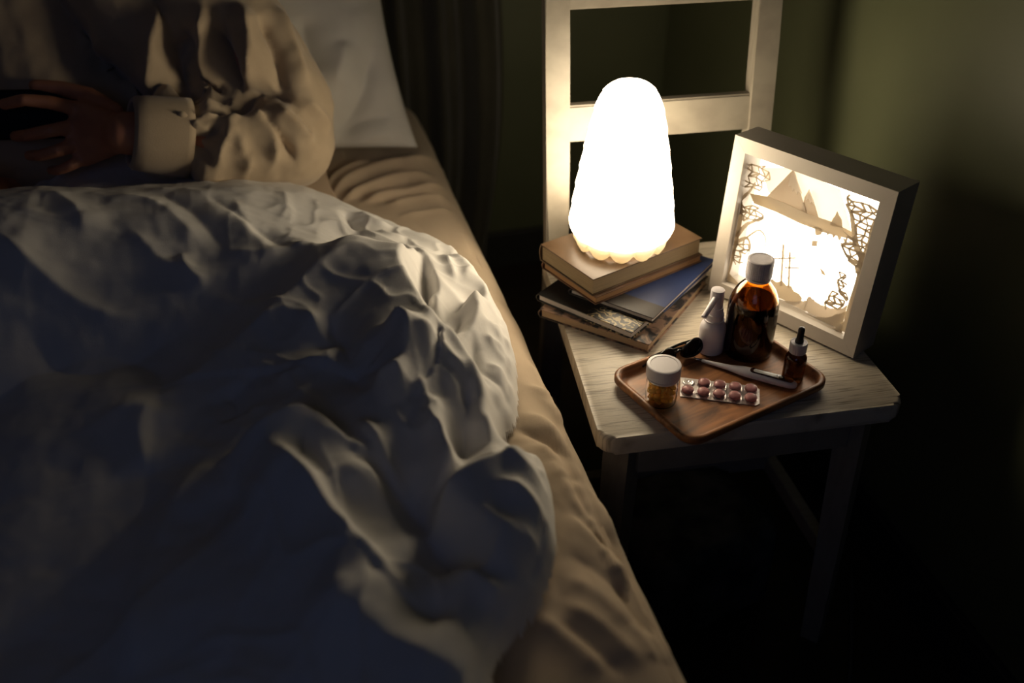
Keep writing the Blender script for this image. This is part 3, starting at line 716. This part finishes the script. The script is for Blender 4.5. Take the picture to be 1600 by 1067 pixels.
# scalloped foot ring
bm = bmesh.new(); rows = []
for rr, kz in ((.0560,0),(.0595,0),(.0640,.35),(.0668,1)):
    ring = []
    for i in range(n*2):
        a = 2*PI*i/(n*2); sc = abs(math.sin(6*a+.35))**.55; zb = .0125*(1-sc); z = zb+(.0205-zb)*kz
        rad = rr+.0016*sc*(1-kz)
        ring.append(bm.verts.new((rad*math.cos(a), rad*math.sin(a), z)))
    rows.append(ring)
m2 = n*2
inner = [bm.verts.new((.052*math.cos(2*PI*i/m2), .052*math.sin(2*PI*i/m2), .0205)) for i in range(m2)]
for A, B in zip([inner]+rows, rows+[inner]):
    for i in range(m2): bm.faces.new((A[i], A[(i+1)%m2], B[(i+1)%m2], B[i]))
bobj('foot_ring', bm, M['lampbase'], lamp, smooth=True, label='unlit scalloped rim around the lamp foot')
bm = bmesh.new(); add_lathe(bm, [(.047,.0003),(.0475,.019)], 60); bobj('base_plate', bm, M['white'], lamp)

# ---------------------------------------------------------------- shadow box frame
ang = math.radians(-61); fu = Vector((math.cos(ang), math.sin(ang), 0)); nb = Vector((-fu.y, fu.x, 0)); T4 = math.radians(4)
fv = nb*math.sin(T4)+Vector((0,0,math.cos(T4))); fw = nb*math.cos(T4)-Vector((0,0,1))*math.sin(T4)
FS = .230; RIM = .0195; DEP = .052; BR = Vector((.685,.890,.4509+DEP*math.sin(T4))); BL = BR-fu*FS
frame = empty('shadow_box', BL, label='backlit white shadow box of layered cut paper leaning beside the tray', cat='frame')
Mf = Matrix((fu, fv, fw)).transposed()
def fobj(name, bm, m, parent=frame, **k):
    for v in bm.verts: v.co = Mf @ v.co
    return bobj(name, bm, m, parent, **k)
W = FS-2*RIM
def miter(bm, a, b, ia, ib, z0, z1):
    pass
for nm, pts in (('bottom_rail', [(0,0),(FS,0),(FS-RIM,RIM),(RIM,RIM)]), ('top_rail', [(FS,FS),(0,FS),(RIM,FS-RIM),(FS-RIM,FS-RIM)]),
                ('left_stile', [(0,FS),(0,0),(RIM,RIM),(RIM,FS-RIM)]), ('right_stile', [(FS,0),(FS,FS),(FS-RIM,FS-RIM),(FS-RIM,RIM)])):
    bm = bmesh.new(); add_prism(bm, pts, 0, DEP, .00015, 1); fobj(nm, bm, M['frame'])
bm = bmesh.new(); add_box(bm, (FS/2, FS/2, DEP-.004), (W-.0006, W-.0006, .003)); fobj('back_board', bm, M['frameback'])
bm = bmesh.new(); add_box(bm, (FS/2, FS/2, DEP-.009), (W-.0006, W-.0006, .003)); panel = fobj('light_panel', bm, M['panel'])
def toplane(x, y, w):
    p = AP(x, y, BL+fw*w, fw)-BL; return (p.dot(fu), p.dot(fv))
LO, HI = RIM+.0003, FS-RIM-.0003
def clamp(p): return (min(max(p[0], LO), HI), min(max(p[1], LO), HI))
def shape(bm, pts, w, th=.0007, uv=False):
    q = [clamp(p if uv else toplane(*p, w)) for p in pts]
    clean = [q[0]]
    for p in q[1:]:
        if (Vector(p)-Vector(clean[-1])).length > 1e-5: clean.append(p)
    if (Vector(clean[0])-Vector(clean[-1])).length < 1e-5: clean.pop()
    if len(clean) > 2: add_prism(bm, clean, w, w+th)
def ribbon(bm, pts, wd, w, th=.0007, uv=False, n=5):
    q = [Vector((*(p if uv else toplane(*p, w)), 0)) for p in pts]; q = spline(q, n) if len(q) > 2 else q
    m_ = len(q); wd = wd if isinstance(wd, (list, tuple)) else (wd, wd)
    L_, R_ = [], []
    for i, p in enumerate(q):
        t = (q[min(i+1, m_-1)]-q[max(i-1, 0)]); t = t.normalized() if t.length > 1e-9 else Vector((1,0,0)); nn = Vector((-t.y, t.x, 0)); h = (wd[0]+(wd[1]-wd[0])*i/(m_-1))/2
        L_.append(clamp((p+nn*h)[:2])); R_.append(clamp((p-nn*h)[:2]))
    for i in range(m_-1):
        quad = [R_[i], R_[i+1], L_[i+1], L_[i]]
        if min((Vector(quad[a])-Vector(quad[(a+1)%4])).length for a in range(4)) > 1e-5: add_prism(bm, quad, w, w+th)
def inpoly(p, poly):
    r = False
    for i in range(len(poly)):
        a = poly[i-1]; b = poly[i]
        if (a[1] > p[1]) != (b[1] > p[1]) and p[0] < (b[0]-a[0])*(p[1]-a[1])/(b[1]-a[1])+a[0]: r = not r
    return r
def network(bm, polypx, cell, w, wd, seed):
    r_ = random.Random(seed); P = [toplane(*p, w) for p in polypx]
    x0 = min(p[0] for p in P); x1 = max(p[0] for p in P); y0 = min(p[1] for p in P); y1 = max(p[1] for p in P)
    pts = {}; ny_ = int((y1-y0)/(cell*.75))+3; nx_ = int((x1-x0)/cell)+3
    for j in range(ny_):
        for i in range(nx_):
            pts[(i,j)] = (x0+(i+.5*(j % 2)-.5)*cell+r_.uniform(-.28,.28)*cell, y0+(j-.5)*cell*.75+r_.uniform(-.25,.25)*cell)
    for (i,j), p in pts.items():
        for d in ((1,0), (0,1)) if (i+j) % 3 else ((0,1),(1,0),(1,1)):
            q = pts.get((i+d[0], j+d[1]))
            if q and inpoly(p, P) and inpoly(q, P): ribbon(bm, [p, q], r_.uniform(1.3,2.6)*wd, w, uv=True)
w = .034
bm = bmesh.new(); shape(bm, [(1196,309),(1222,283),(1240,264),(1247,290),(1260,334),(1278,345),(1240,338)], w)
shape(bm, [(1253,330),(1257,308),(1264,296),(1270,312),(1281,347)], w+.0012)
fobj('mountain_layer', bm, M['paper2'], panel)
bm = bmesh.new(); shape(bm, [(1190,262),(1200,300),(1262,334),(1330,362),(1322,330),(1312,296),(1240,262)], .038); fobj('sky_layer', bm, M['paper3'], panel)
bm = bmesh.new()
for q in ([(1236,272),(1241,266),(1246,284),(1253,303),(1247,299),(1245,304),(1241,295),(1238,299),(1236,290),(1231,291)], [(1261,304),(1264,297),(1267,303),(1272,320),(1268,315),(1266,318),(1263,310),(1259,313)]): shape(bm, q, .0335)
fobj('snow_layer', bm, M['paper3'], panel)
w = .030
bm = bmesh.new(); shape(bm, [(1166,300),(1205,308),(1262,334),(1300,347),(1330,362),(1341,371),(1334,375),(1290,364),(1250,349),(1212,331),(1178,318)], w)
shape(bm, [(1297,352),(1301,342),(1305,337),(1308,330),(1311,337),(1315,343),(1316,356)], w)
for k in range(13): shape(bm, [(1218+k*9,328+k*4.0),(1221+k*9,336+k*4.0),(1225+k*9,331+k*4.0)], w+.0012)
shape(bm, [(1273,354),(1284,357),(1283,366),(1277,368),(1274,366)], w); shape(bm, [(1269,376),(1277,377),(1276,385),(1268,384)], w)
ribbon(bm, [(1275,367),(1273,377)], .0006, w); ribbon(bm, [(1281,367),(1276,377)], .0006, w)
shape(bm, [(1281,419),(1287,424),(1290,431),(1284,428)], w)
fobj('land_layer', bm, M['paper'], panel)
w = .026   # ship and far wave
bm = bmesh.new()
for pts, wd in (([(1224,382),(1220,446)], .0028), ([(1234,394),(1232,450)], .0026), ([(1206,404),(1243,403)], .0018), ([(1226,418),(1248,419)], .0018), ([(1222,392),(1212,420),(1206,446)], .0004), ([(1234,400),(1240,430),(1246,452)], .0004),([(1224,395),(1233,448)], .0004)): ribbon(bm, pts, wd, w)
shape(bm, [(1196,440),(1206,436),(1213,441),(1222,439),(1228,446),(1236,447),(1240,455),(1248,459),(1253,466),(1251,474),(1238,474),(1196,468)], w)
fobj('ship_layer', bm, M['paper'], panel)
def wavy(pts, amp, seed, n=10):
    r_ = random.Random(seed); q = spline([Vector((*p, 0)) for p in pts], n); return [(p.x, p.y+amp*r_.uniform(-1,1)) for p in q]
def wave(name, top, w, low, seed, m=M['paper']):
    bm = bmesh.new(); t = [toplane(*p, w) for p in wavy(top, 1.1, seed)]; t = [clamp(p) for p in t]; b = [(p[0], max(p[1]-low, LO)) for p in t]
    for i in range(len(t)-1):
        if t[i+1][0]-t[i][0] > 1e-5: add_prism(bm, [b[i], b[i+1], t[i+1], t[i]], w, w+.0007)
    fobj(name, bm, m, panel)
wave('wave_layer', [(1140,440),(1180,452),(1215,468),(1255,471),(1264,463),(1280,475),(1310,483),(1324,476)], .024, .022, 2, M['paper2'])
wave('wave_layer', [(1136,452),(1160,462),(1205,475),(1240,486),(1270,494),(1292,495),(1322,486)], .019, .024, 3)
wave('wave_layer', [(1132,462),(1160,474),(1205,484),(1245,497),(1280,508),(1302,513),(1320,502)], .014, .018, 4)
# trees
w = .012
bm = bmesh.new()
ribbon(bm, [(1322,520),(1332,480),(1345,440),(1349,412),(1350,395)], (.013,.015), w)
ribbon(bm, [(1349,405),(1338,385),(1334,360),(1330,335),(1322,318)], (.010,.003), w); ribbon(bm, [(1340,378),(1330,372),(1318,362)], (.004,.0015), w)
ribbon(bm, [(1350,400),(1358,378),(1362,355),(1372,335)], (.006,.002), w); ribbon(bm, [(1347,412),(1332,408),(1322,398),(1314,380)], (.006,.0012), w)
ribbon(bm, [(1352,400),(1364,392),(1372,372)], (.004,.0015), w)
network(bm, [(1318,300),(1383,322),(1372,372),(1356,432),(1340,430),(1318,402),(1311,372),(1334,366),(1330,345)], .0105, w, .0012, 5)
ribbon(bm, [(1324,470),(1313,455),(1308,440)], (.005,.0015), w)
network(bm, [(1305,425),(1322,422),(1330,445),(1326,470),(1310,462)], .008, w, .0009, 6)
network(bm, [(1285,470),(1300,452),(1318,450),(1322,482),(1290,486)], .009, w, .0013, 7)
network(bm, [(1278,508),(1300,514),(1322,500),(1318,548),(1290,538)], .011, w, .0022, 8)
ribbon(bm, [(1323,560),(1328,500),(1340,440),(1352,400)], (.007,.004), w+.001)
fobj('tree_layer', bm, M['paper'], panel)
w = .012
bm = bmesh.new()
ribbon(bm, [(1128,440),(1140,400),(1150,360),(1155,330),(1153,300)], (.016,.010), w)
ribbon(bm, [(1150,370),(1165,352),(1180,345),(1192,338)], (.007,.0015), w); ribbon(bm, [(1153,315),(1170,300),(1180,285)], (.006,.0015), w)
ribbon(bm, [(1148,380),(1166,372),(1172,385),(1168,400)], (.006,.001), w); ribbon(bm, [(1165,372),(1185,360),(1196,372),(1194,390)], (.003,.0006), w)
network(bm, [(1158,248),(1205,262),(1212,285),(1195,300),(1160,302)], .010, w, .0009, 15)
network(bm, [(1152,308),(1185,322),(1200,345),(1165,350),(1150,335)], .009, w, .0012, 16)
network(bm, [(1148,372),(1175,372),(1175,400),(1150,420),(1140,400)], .010, w, .0010, 17)
shape(bm, [(1113,470),(1124,440),(1140,428),(1160,455),(1170,478),(1150,478)], w)
fobj('tree_layer', bm, M['paper'], panel)

# ---------------------------------------------------------------- tray
TC = Vector((.4965, .8845, .4503)); TA = math.radians(17); tl, tw = .227, .160
tray = empty('serving_tray', TC, TA, label='small rectangular brown wooden tray holding medicines on the chair seat', cat='tray')
def rr_pts(l, w_, r, n=8): return rounded([(-l/2,-w_/2),(l/2,-w_/2),(l/2,w_/2),(-l/2,w_/2)], r, n)
bm = bmesh.new(); secs = [(-.014,.0,.014),(-.006,.0012,.020),(0,.009,.024),(.0,.0148,.024),(-.0012,.0162,.023),(-.0040,.0166,.022),(-.0062,.0158,.020),(-.0085,.0085,.017),(-.013,.0058,.013),(-.017,.0052,.010)]
rings = []
for off, z, r in secs: rings.append([bm.verts.new((x, y, z)) for x, y in rr_pts(tl+2*off, tw+2*off, r)])
m_ = len(rings[0])
for A, B in zip(rings, rings[1:]):
    for i in range(m_): bm.faces.new((A[i], A[(i+1)%m_], B[(i+1)%m_], B[i]))
bm.faces.new(rings[0][::-1]); bm.faces.new(rings[-1]); bobj('tray_body', bm, M['wood'], tray, angle=60)
TZ = TC.z+.0053

# ---------------------------------------------------------------- syrup bottle
def lobj(name, prof, m, parent, n=64, c=(0,0,0), cap0=True, cap1=True, angle=35):
    bm = bmesh.new(); add_lathe(bm, prof, n, c, cap0, cap1); return bobj(name, bm, m, parent, angle=angle)
bt = empty('syrup_bottle', (.5600,.9400,TZ), label='large brown glass bottle of dark syrup with a white screw cap', cat='bottle')
R_ = .0305; bt.scale = (1.04,1.04,1.0)
outer = [(.026,.0),(.0290,.0012),(.0303,.0045),(R_,.010),(R_,.066),(.0298,.074),(.0275,.0835),(.0235,.0925),(.0185,.0995),(.0145,.1045),(.0125,.108),(.0120,.118)]
inner = [(.0102,.118),(.0106,.1085),(.0126,.1048),(.0168,.0990),(.0216,.0915),(.0256,.0825),(.0278,.0735),(.0284,.066),(.0284,.0105),(.0275,.006),(.024,.0016)]
lobj('glass_body', outer+inner+[(.001,.0014)], M['amber'], bt, 72, cap0=True, cap1=True, angle=50)
lobj('syrup', [(.0005,.0015),(.0245,.0016),(.0280,.0048),(.0287,.0105),(.0287,.066),(.0281,.0733),(.0268,.0785),(.0005,.0785)], M['syrup'], bt, 72, angle=50)
def cap_obj(name, r, z0, z1, parent, m, ribs=48, c=(0,0), dome=0):
    bm = bmesh.new(); n = ribs*4; rings = []
    for rr, z, kk in ((r*.93,z0,0),(r,z0+.0008,1),(r,z1-.0016,1),(r*.985,z1-.0006,.3),(r*.93,z1,0),(r*.80,z1,0),(r*.78,z1-.0004,0),(.0008,z1-.0004,0)):
        rings.append([bm.verts.new((c[0]+(rr-(.00035*kk if i % 4 in (0,1) else 0))*math.cos(2*PI*i/n), c[1]+(rr-(.00035*kk if i % 4 in (0,1) else 0))*math.sin(2*PI*i/n), z)) for i in range(n)])
    for A, B in zip(rings, rings[1:]):
        for i in range(n): bm.faces.new((A[i], A[(i+1)%n], B[(i+1)%n], B[i]))
    bm.faces.new(rings[0][::-1]); bm.faces.new(rings[-1]); return bobj(name, bm, m, parent, angle=40)
cap_obj('screw_cap', .0158, .1125, .1365, bt, M['whitecap'], 40)
lobj('cap_ring', [(.0150,.1085),(.0152,.1118),(.0125,.1118),(.0125,.1085)], M['white'], bt, 60)

# ---------------------------------------------------------------- spray bottle
sp = empty('throat_spray', (.5150,.9530,TZ), math.radians(0), label='small white spray bottle with a long angled nozzle beside the brown bottle', cat='bottle')
sp.scale = (1.12,1.12,1.03)
lobj('bottle_body', [(.0120,0),(.0143,.001),(.0148,.003),(.0148,.033),(.0145,.037),(.0128,.0415),(.0100,.0445),(.0085,.0462),(.0082,.050)], M['white'], sp)
lobj('collar', [(.0100,.0478),(.0104,.0485),(.0104,.0560),(.0092,.0570),(.0090,.0600),(.0088,.0650)], M['whitecap'], sp)
lobj('collar_flange', [(.0118,.0462),(.0120,.0466),(.0120,.0476),(.0100,.0479)], M['white'], sp)
lobj('pump_head', [(.0074,.0640),(.0077,.0650),(.0077,.0875),(.0073,.0888),(.0050,.0893)], M['white'], sp)
bm = bmesh.new(); p1 = AP(1094, 487, Vector((.515,.94,0)), Vector((0,1,0)))-sp.location; p1 = Vector((-.022,-.018,.067))
add_tube(bm, [Vector((.000,-.002,.0815)), Vector((-.006,-.0065,.0795)), p1, p1+Vector((-.0012,-.001,-.0008))], [.0036,.0034,.0032,.0030], 20); bobj('nozzle_arm', bm, M['white'], sp, angle=50)

# ---------------------------------------------------------------- dropper bottle
db = empty('dropper_bottle', (.5885,.8700,TZ), label='small brown glass dropper bottle with white collar and black rubber bulb', cat='bottle')
lobj('glass_body', [(.0110,0),(.0128,.001),(.0133,.003),(.0133,.030),(.0128,.0345),(.0105,.038),(.0086,.0395),(.0084,.043)], M['amber2'], db)
cap_obj('collar', .0106, .0410, .0555, db, M['white'], 30)
lobj('rubber_bulb', [(.0052,.0550),(.0052,.0575),(.0043,.0600),(.0040,.0680),(.0042,.0725),(.0034,.0755),(.0012,.0768)], M['rubber'], db)

# ---------------------------------------------------------------- capsule jar
jar = empty('capsule_jar', (.4135,.8700,TZ), label='clear jar of golden gel capsules with a wide white lid', cat='jar')
lobj('jar_body', [(.0170,0),(.0186,.001),(.0192,.004),(.0192,.030),(.0182,.0345),(.0168,.0365),(.0168,.0400),(.0155,.0400),(.0155,.0362),(.0170,.0338),(.0180,.0300),(.0180,.0045),(.0172,.0022),(.0005,.0022)], M['glass'], jar, 64, angle=50)
cap_obj('lid', .0205, .0385, .0545, jar, M['white'], 60)
lobj('lid_ring', [(.0190,.0350),(.0196,.0355),(.0196,.0372),(.0170,.0372),(.0170,.0350)], M['white'], jar, 64)
# capsules: simple packed layers inside the jar
cap_me = None
bm = bmesh.new(); rc, hc = .0031, .0016
pr_ = [(.0003,-hc-rc)]+[(rc*math.cos(a), -hc+rc*math.sin(a)) for a in np.linspace(-PI/2+.25, 0, 6)]+[(rc*math.cos(a), hc+rc*math.sin(a)) for a in np.linspace(0, PI/2-.25, 6)]+[(.0003,hc+rc)]
add_lathe(bm, pr_, 20); proto = bobj('gel_capsule', bm, M['gold'], None, smooth=True, label='golden oval gel capsule inside the clear jar', cat='capsule', group='gel capsules in the jar')
placed = []; r_ = random.Random(3); tries = 0; first = True
while len(placed) < 46 and tries < 60000:
    tries += 1; rad = .0132*math.sqrt(r_.random()); a = r_.uniform(0, 2*PI); z = .0066+ (tries/60000)*.0235
    d = Vector((r_.uniform(-1,1), r_.uniform(-1,1), r_.uniform(-.5,.5))).normalized(); c = Vector((rad*math.cos(a), rad*math.sin(a), z))
    ends = [c+d*hc, c-d*hc]
    if any(Vector((e.x, e.y)).length > .0146 for e in ends) or min(e.z for e in ends) < .0056: continue
    if all(min((e-f).length for e in ends+[c] for f in fe) > 2*rc*.985 for fe in placed):
        placed.append(ends+[c]); o = proto if first else proto.copy()
        if not first: COL.objects.link(o)
        first = False; o.rotation_mode = 'QUATERNION'; o.rotation_quaternion = d.to_track_quat('Z', 'Y'); o.location = Vector(jar.location)+c

# ---------------------------------------------------------------- blister pack
ba = Vector((.4545,.9060)); bb = Vector((.5405,.8630)); ua = (bb-ba).normalized(); va = Vector((ua.y, -ua.x)); bl_l, bl_w = .0965, .0385
ctr = ba + ua*bl_l/2 + va*bl_w/2
bp = empty('blister_pack', (ctr.x, ctr.y, TZ+.0003), math.atan2(ua.y, ua.x), label='silver blister pack of round pink tablets with one pocket empty', cat='medicine')
bm = bmesh.new(); c_ = .005
add_prism(bm, [(-bl_l/2+.002,-bl_w/2),(bl_l/2-c_,-bl_w/2),(bl_l/2,-bl_w/2+c_),(bl_l/2,bl_w/2-c_),(bl_l/2-c_,bl_w/2),(-bl_l/2,bl_w/2)], 0, .0007); bobj('foil_sheet', bm, M['foil'], bp)
for i in range(5):
    for j in range(2):
        x = -bl_l/2+.0105+i*.0188; y = (-1 if j else 1)*.0092
        if i == 0 and j == 0:
            bm = bmesh.new(); n = 26; rr = [(.0074,.0007),(.0068,.0022),(.0060,.0027),(.0050,.0018),(.0035,.0024),(.0018,.0014),(.0004,.002)]; rings = []
            for ri, z in rr: rings.append([bm.verts.new((x+ri*math.cos(2*PI*k/n)*1.05, y+ri*math.sin(2*PI*k/n)*.85, z+r_.uniform(-.0004,.0004)*(ri < .0073))) for k in range(n)])
            for A, B in zip(rings, rings[1:]):
                for k in range(n): bm.faces.new((A[k], A[(k+1)%n], B[(k+1)%n], B[k]))
            bobj('crushed_pocket', bm, M['foil'], bp, smooth=True, label='empty crushed blister pocket'); continue
        bm = bmesh.new(); rt, ht = .0066, .0064
        prf = [(.0005,.0009)]+[(rt*math.sin(a), .0009+.0022*(1-math.cos(a))) for a in np.linspace(.3, PI/2, 5)]+[(rt*math.cos(a), .0040+.0034*math.sin(a)) for a in np.linspace(.1, PI/2-.08, 7)]
        add_lathe(bm, prf, 32, (x, y, 0)); bobj('tablet', bm, M['pill'], bp, smooth=True)
        bm = bmesh.new(); prf = [(.0088,.0008),(.0086,.0012),(.0079,.0042),(.0069,.0070),(.0048,.0083),(.0015,.0089),(.0002,.0089)]
        add_lathe(bm, prf, 36, (x, y, 0), cap0=False); b_ = bobj('blister_pocket', bm, M['blister'], bp, smooth=True)

# ---------------------------------------------------------------- thermometer
t0 = Vector((.4845,.9360)); t1 = Vector((.5830,.8490)); dt = (t1-t0); Lth = dt.length
th = empty('thermometer', (t0.x, t0.y, TZ+.0003), math.atan2(dt.y, dt.x), label='white digital thermometer lying diagonally across the tray', cat='thermometer')
def loft(bm, secs, n=24):
    rings = []
    for x, hw, hh, zc in secs: rings.append([bm.verts.new((x, hw*math.cos(2*PI*k/n), zc+hh*math.sin(2*PI*k/n)*(1 if True else 1))) for k in range(n)])
    for A, B in zip(rings, rings[1:]):
        for k in range(n): bm.faces.new((A[k], A[(k+1)%n], B[(k+1)%n], B[k]))
    bm.faces.new(rings[0][::-1]); bm.faces.new(rings[-1])
bm = bmesh.new(); loft(bm, [(0,.0004,.0004,.0035),(.001,.0014,.0014,.0035),(.011,.0017,.0017,.0036)]); bobj('metal_tip', bm, M['metal'], th, smooth=True)
sec = [(.0112,.0018,.0018,.0036),(.020,.0022,.0020,.0036),(.034,.0030,.0025,.0038),(.046,.0040,.0031,.0040),(.054,.0054,.0038,.0043),(.060,.0068,.0043,.0046),(.068,.0076,.0046,.0048),(.080,.0080,.0048,.0050),(.100,.0080,.0048,.0050),(.115,.0076,.0047,.0049),(.124,.0066,.0043,.0047),(.1285,.0048,.0034,.0044),(.1305,.0025,.0020,.0043)]
k_ = Lth/.1305; sec = [(a*k_, b*1.15, c*1.1, d) for a, b, c, d in sec]
bm = bmesh.new(); loft(bm, sec, 28); bobj('housing', bm, M['white'], th, smooth=True)
def oval(cx, l, w_, z0, z1, n=30):
    return [(cx+math.copysign(max(l/2-w_/2, 0), math.cos(a))+w_/2*math.cos(a), w_/2*math.sin(a)) for a in [2*PI*k/n+.01 for k in range(n)]]
bm = bmesh.new(); add_prism(bm, oval(.099*k_, .054, .0094, 0, 0), .0094, .0106, .0003); bobj('window_rim', bm, M['lcdark'], th, angle=40)
bm = bmesh.new(); add_prism(bm, rounded([(.0765*k_,-.0034),(.1055*k_,-.0034),(.1055*k_,.0034),(.0765*k_,.0034)], [.0030,.0008,.0008,.0030], 4), .0098, .0109, .0002); bobj('display', bm, M['lcd'], th, angle=40)
bm = bmesh.new(); add_prism(bm, rounded([(.108*k_,-.0030),(.121*k_,-.0030),(.121*k_,.0030),(.108*k_,.0030)], [.0006,.0028,.0028,.0006], 4), .0098, .0110, .0002); bobj('button', bm, M['blackgloss'], th, angle=40)

# ---------------------------------------------------------------- glasses on the back of the tray
gl = empty('eyeglasses', (.470,.938,TZ), math.radians(17), label='folded black-framed glasses at the back of the tray behind the jar', cat='glasses')
for s in (-1, 1):
    bm = bmesh.new(); pts = [(s*.022-.008+.0165*math.cos(a), .002*math.sin(a*2), .0155+.0125*math.sin(a)) for a in np.linspace(0, 2*PI, 33)[:-1]]
    pts.append(pts[0]); add_tube(bm, [Vector(p) for p in pts], .0018, 8); bobj('rim', bm, M['blackgloss'], gl, smooth=True)
    bm = bmesh.new(); vs = [bm.verts.new((s*.022-.008+.0160*math.cos(a), .0003, .0155+.0120*math.sin(a))) for a in np.linspace(0, 2*PI, 33)[:-1]]
    vs2 = [bm.verts.new(v.co+Vector((0,.0012,0))) for v in vs]; bm.faces.new(vs[::-1]); bm.faces.new(vs2)
    for k in range(32): bm.faces.new((vs[k], vs[(k+1)%32], vs2[(k+1)%32], vs2[k]))
    bobj('lens', bm, M['blackgloss'], gl)
    bm = bmesh.new(); add_tube(bm, spline([(s*.040-.008,.001,.019),(s*.036-.008,.009,.018),(-s*.02-.008+.02*s,.012+.004*(s > 0),.014),(-s*.046-.008,.010+.004*(s > 0),.004)], 6), .0019, 8); bobj('temple_arm', bm, M['blackgloss'], gl, smooth=True)
bm = bmesh.new(); add_tube(bm, [(-.0135,0,.018),(-.008,-.001,.021),(-.0025,0,.018)], .0017, 8); bobj('bridge', bm, M['blackgloss'], gl, smooth=True)

# ---------------------------------------------------------------- in the dark under the chair
bm = bmesh.new(); add_box(bm, (0,0,.085), (.22,.20,.17), .03, Matrix.Rotation(math.radians(12), 3, 'Z'), 4)
o = bobj('storage_bag', bm, M['bag'], smooth=True, label='dark cloth storage bag standing in shadow under the chair', cat='bag'); o.location = (.515,.96,.002)
me = o.data
for v in me.vertices: v.co += Vector((random.uniform(-.004,.004),)*3)
bm = bmesh.new(); add_tube(bm, spline([(.80,.92,.005),(.66,.70,.005),(.52,.60,.005),(.45,.52,.005),(.50,.40,.005),(.62,.33,.005),(.78,.30,.005)], 10), .003, 8)
bobj('power_cord', bm, M['cord'], smooth=True, label='thin dark power cord lying curled on the floor in front of the chair', cat='cord')

# ---------------------------------------------------------------- light
w = bpy.data.worlds.new('dusk'); S.world = w; w.use_nodes = True
w.node_tree.nodes['Background'].inputs[0].default_value = (.10,.20,.6,1); w.node_tree.nodes['Background'].inputs[1].default_value = .004
ld = bpy.data.lights.new('window_daylight', 'AREA'); ld.shape = 'RECTANGLE'; ld.size = 1.1; ld.size_y = 1.8; ld.energy = 1.6; ld.color = (.30,.45,1.0)
lo = bpy.data.objects.new('window_daylight', ld); COL.objects.link(lo); lo.location = (-.7,-1.3,2.2)
lo.rotation_euler = (Vector((0,.9,.5))-lo.location).to_track_quat('-Z', 'Y').to_euler()

cd = bpy.data.cameras.new('camera'); cam = bpy.data.objects.new('camera', cd); COL.objects.link(cam)
cd.sensor_width = 36; cd.lens = FPX/1600*36; cam.location = CAM
Mc = Matrix((RT, UP, -FW)).transposed().to_4x4(); Mc.translation = CAM; cam.matrix_world = Mc
cd.clip_start = .02; cd.dof.use_dof = True; cd.dof.focus_distance = 1.24; cd.dof.aperture_fstop = 2.2
S.camera = cam
S.cycles.max_bounces = 20; S.cycles.transmission_bounces = 20; S.cycles.diffuse_bounces = 5; S.cycles.transparent_max_bounces = 20
S.view_settings.view_transform = 'Standard'; S.view_settings.look = 'None'; S.view_settings.exposure = .6; S.view_settings.gamma = 1
S.view_settings.use_curve_mapping = False
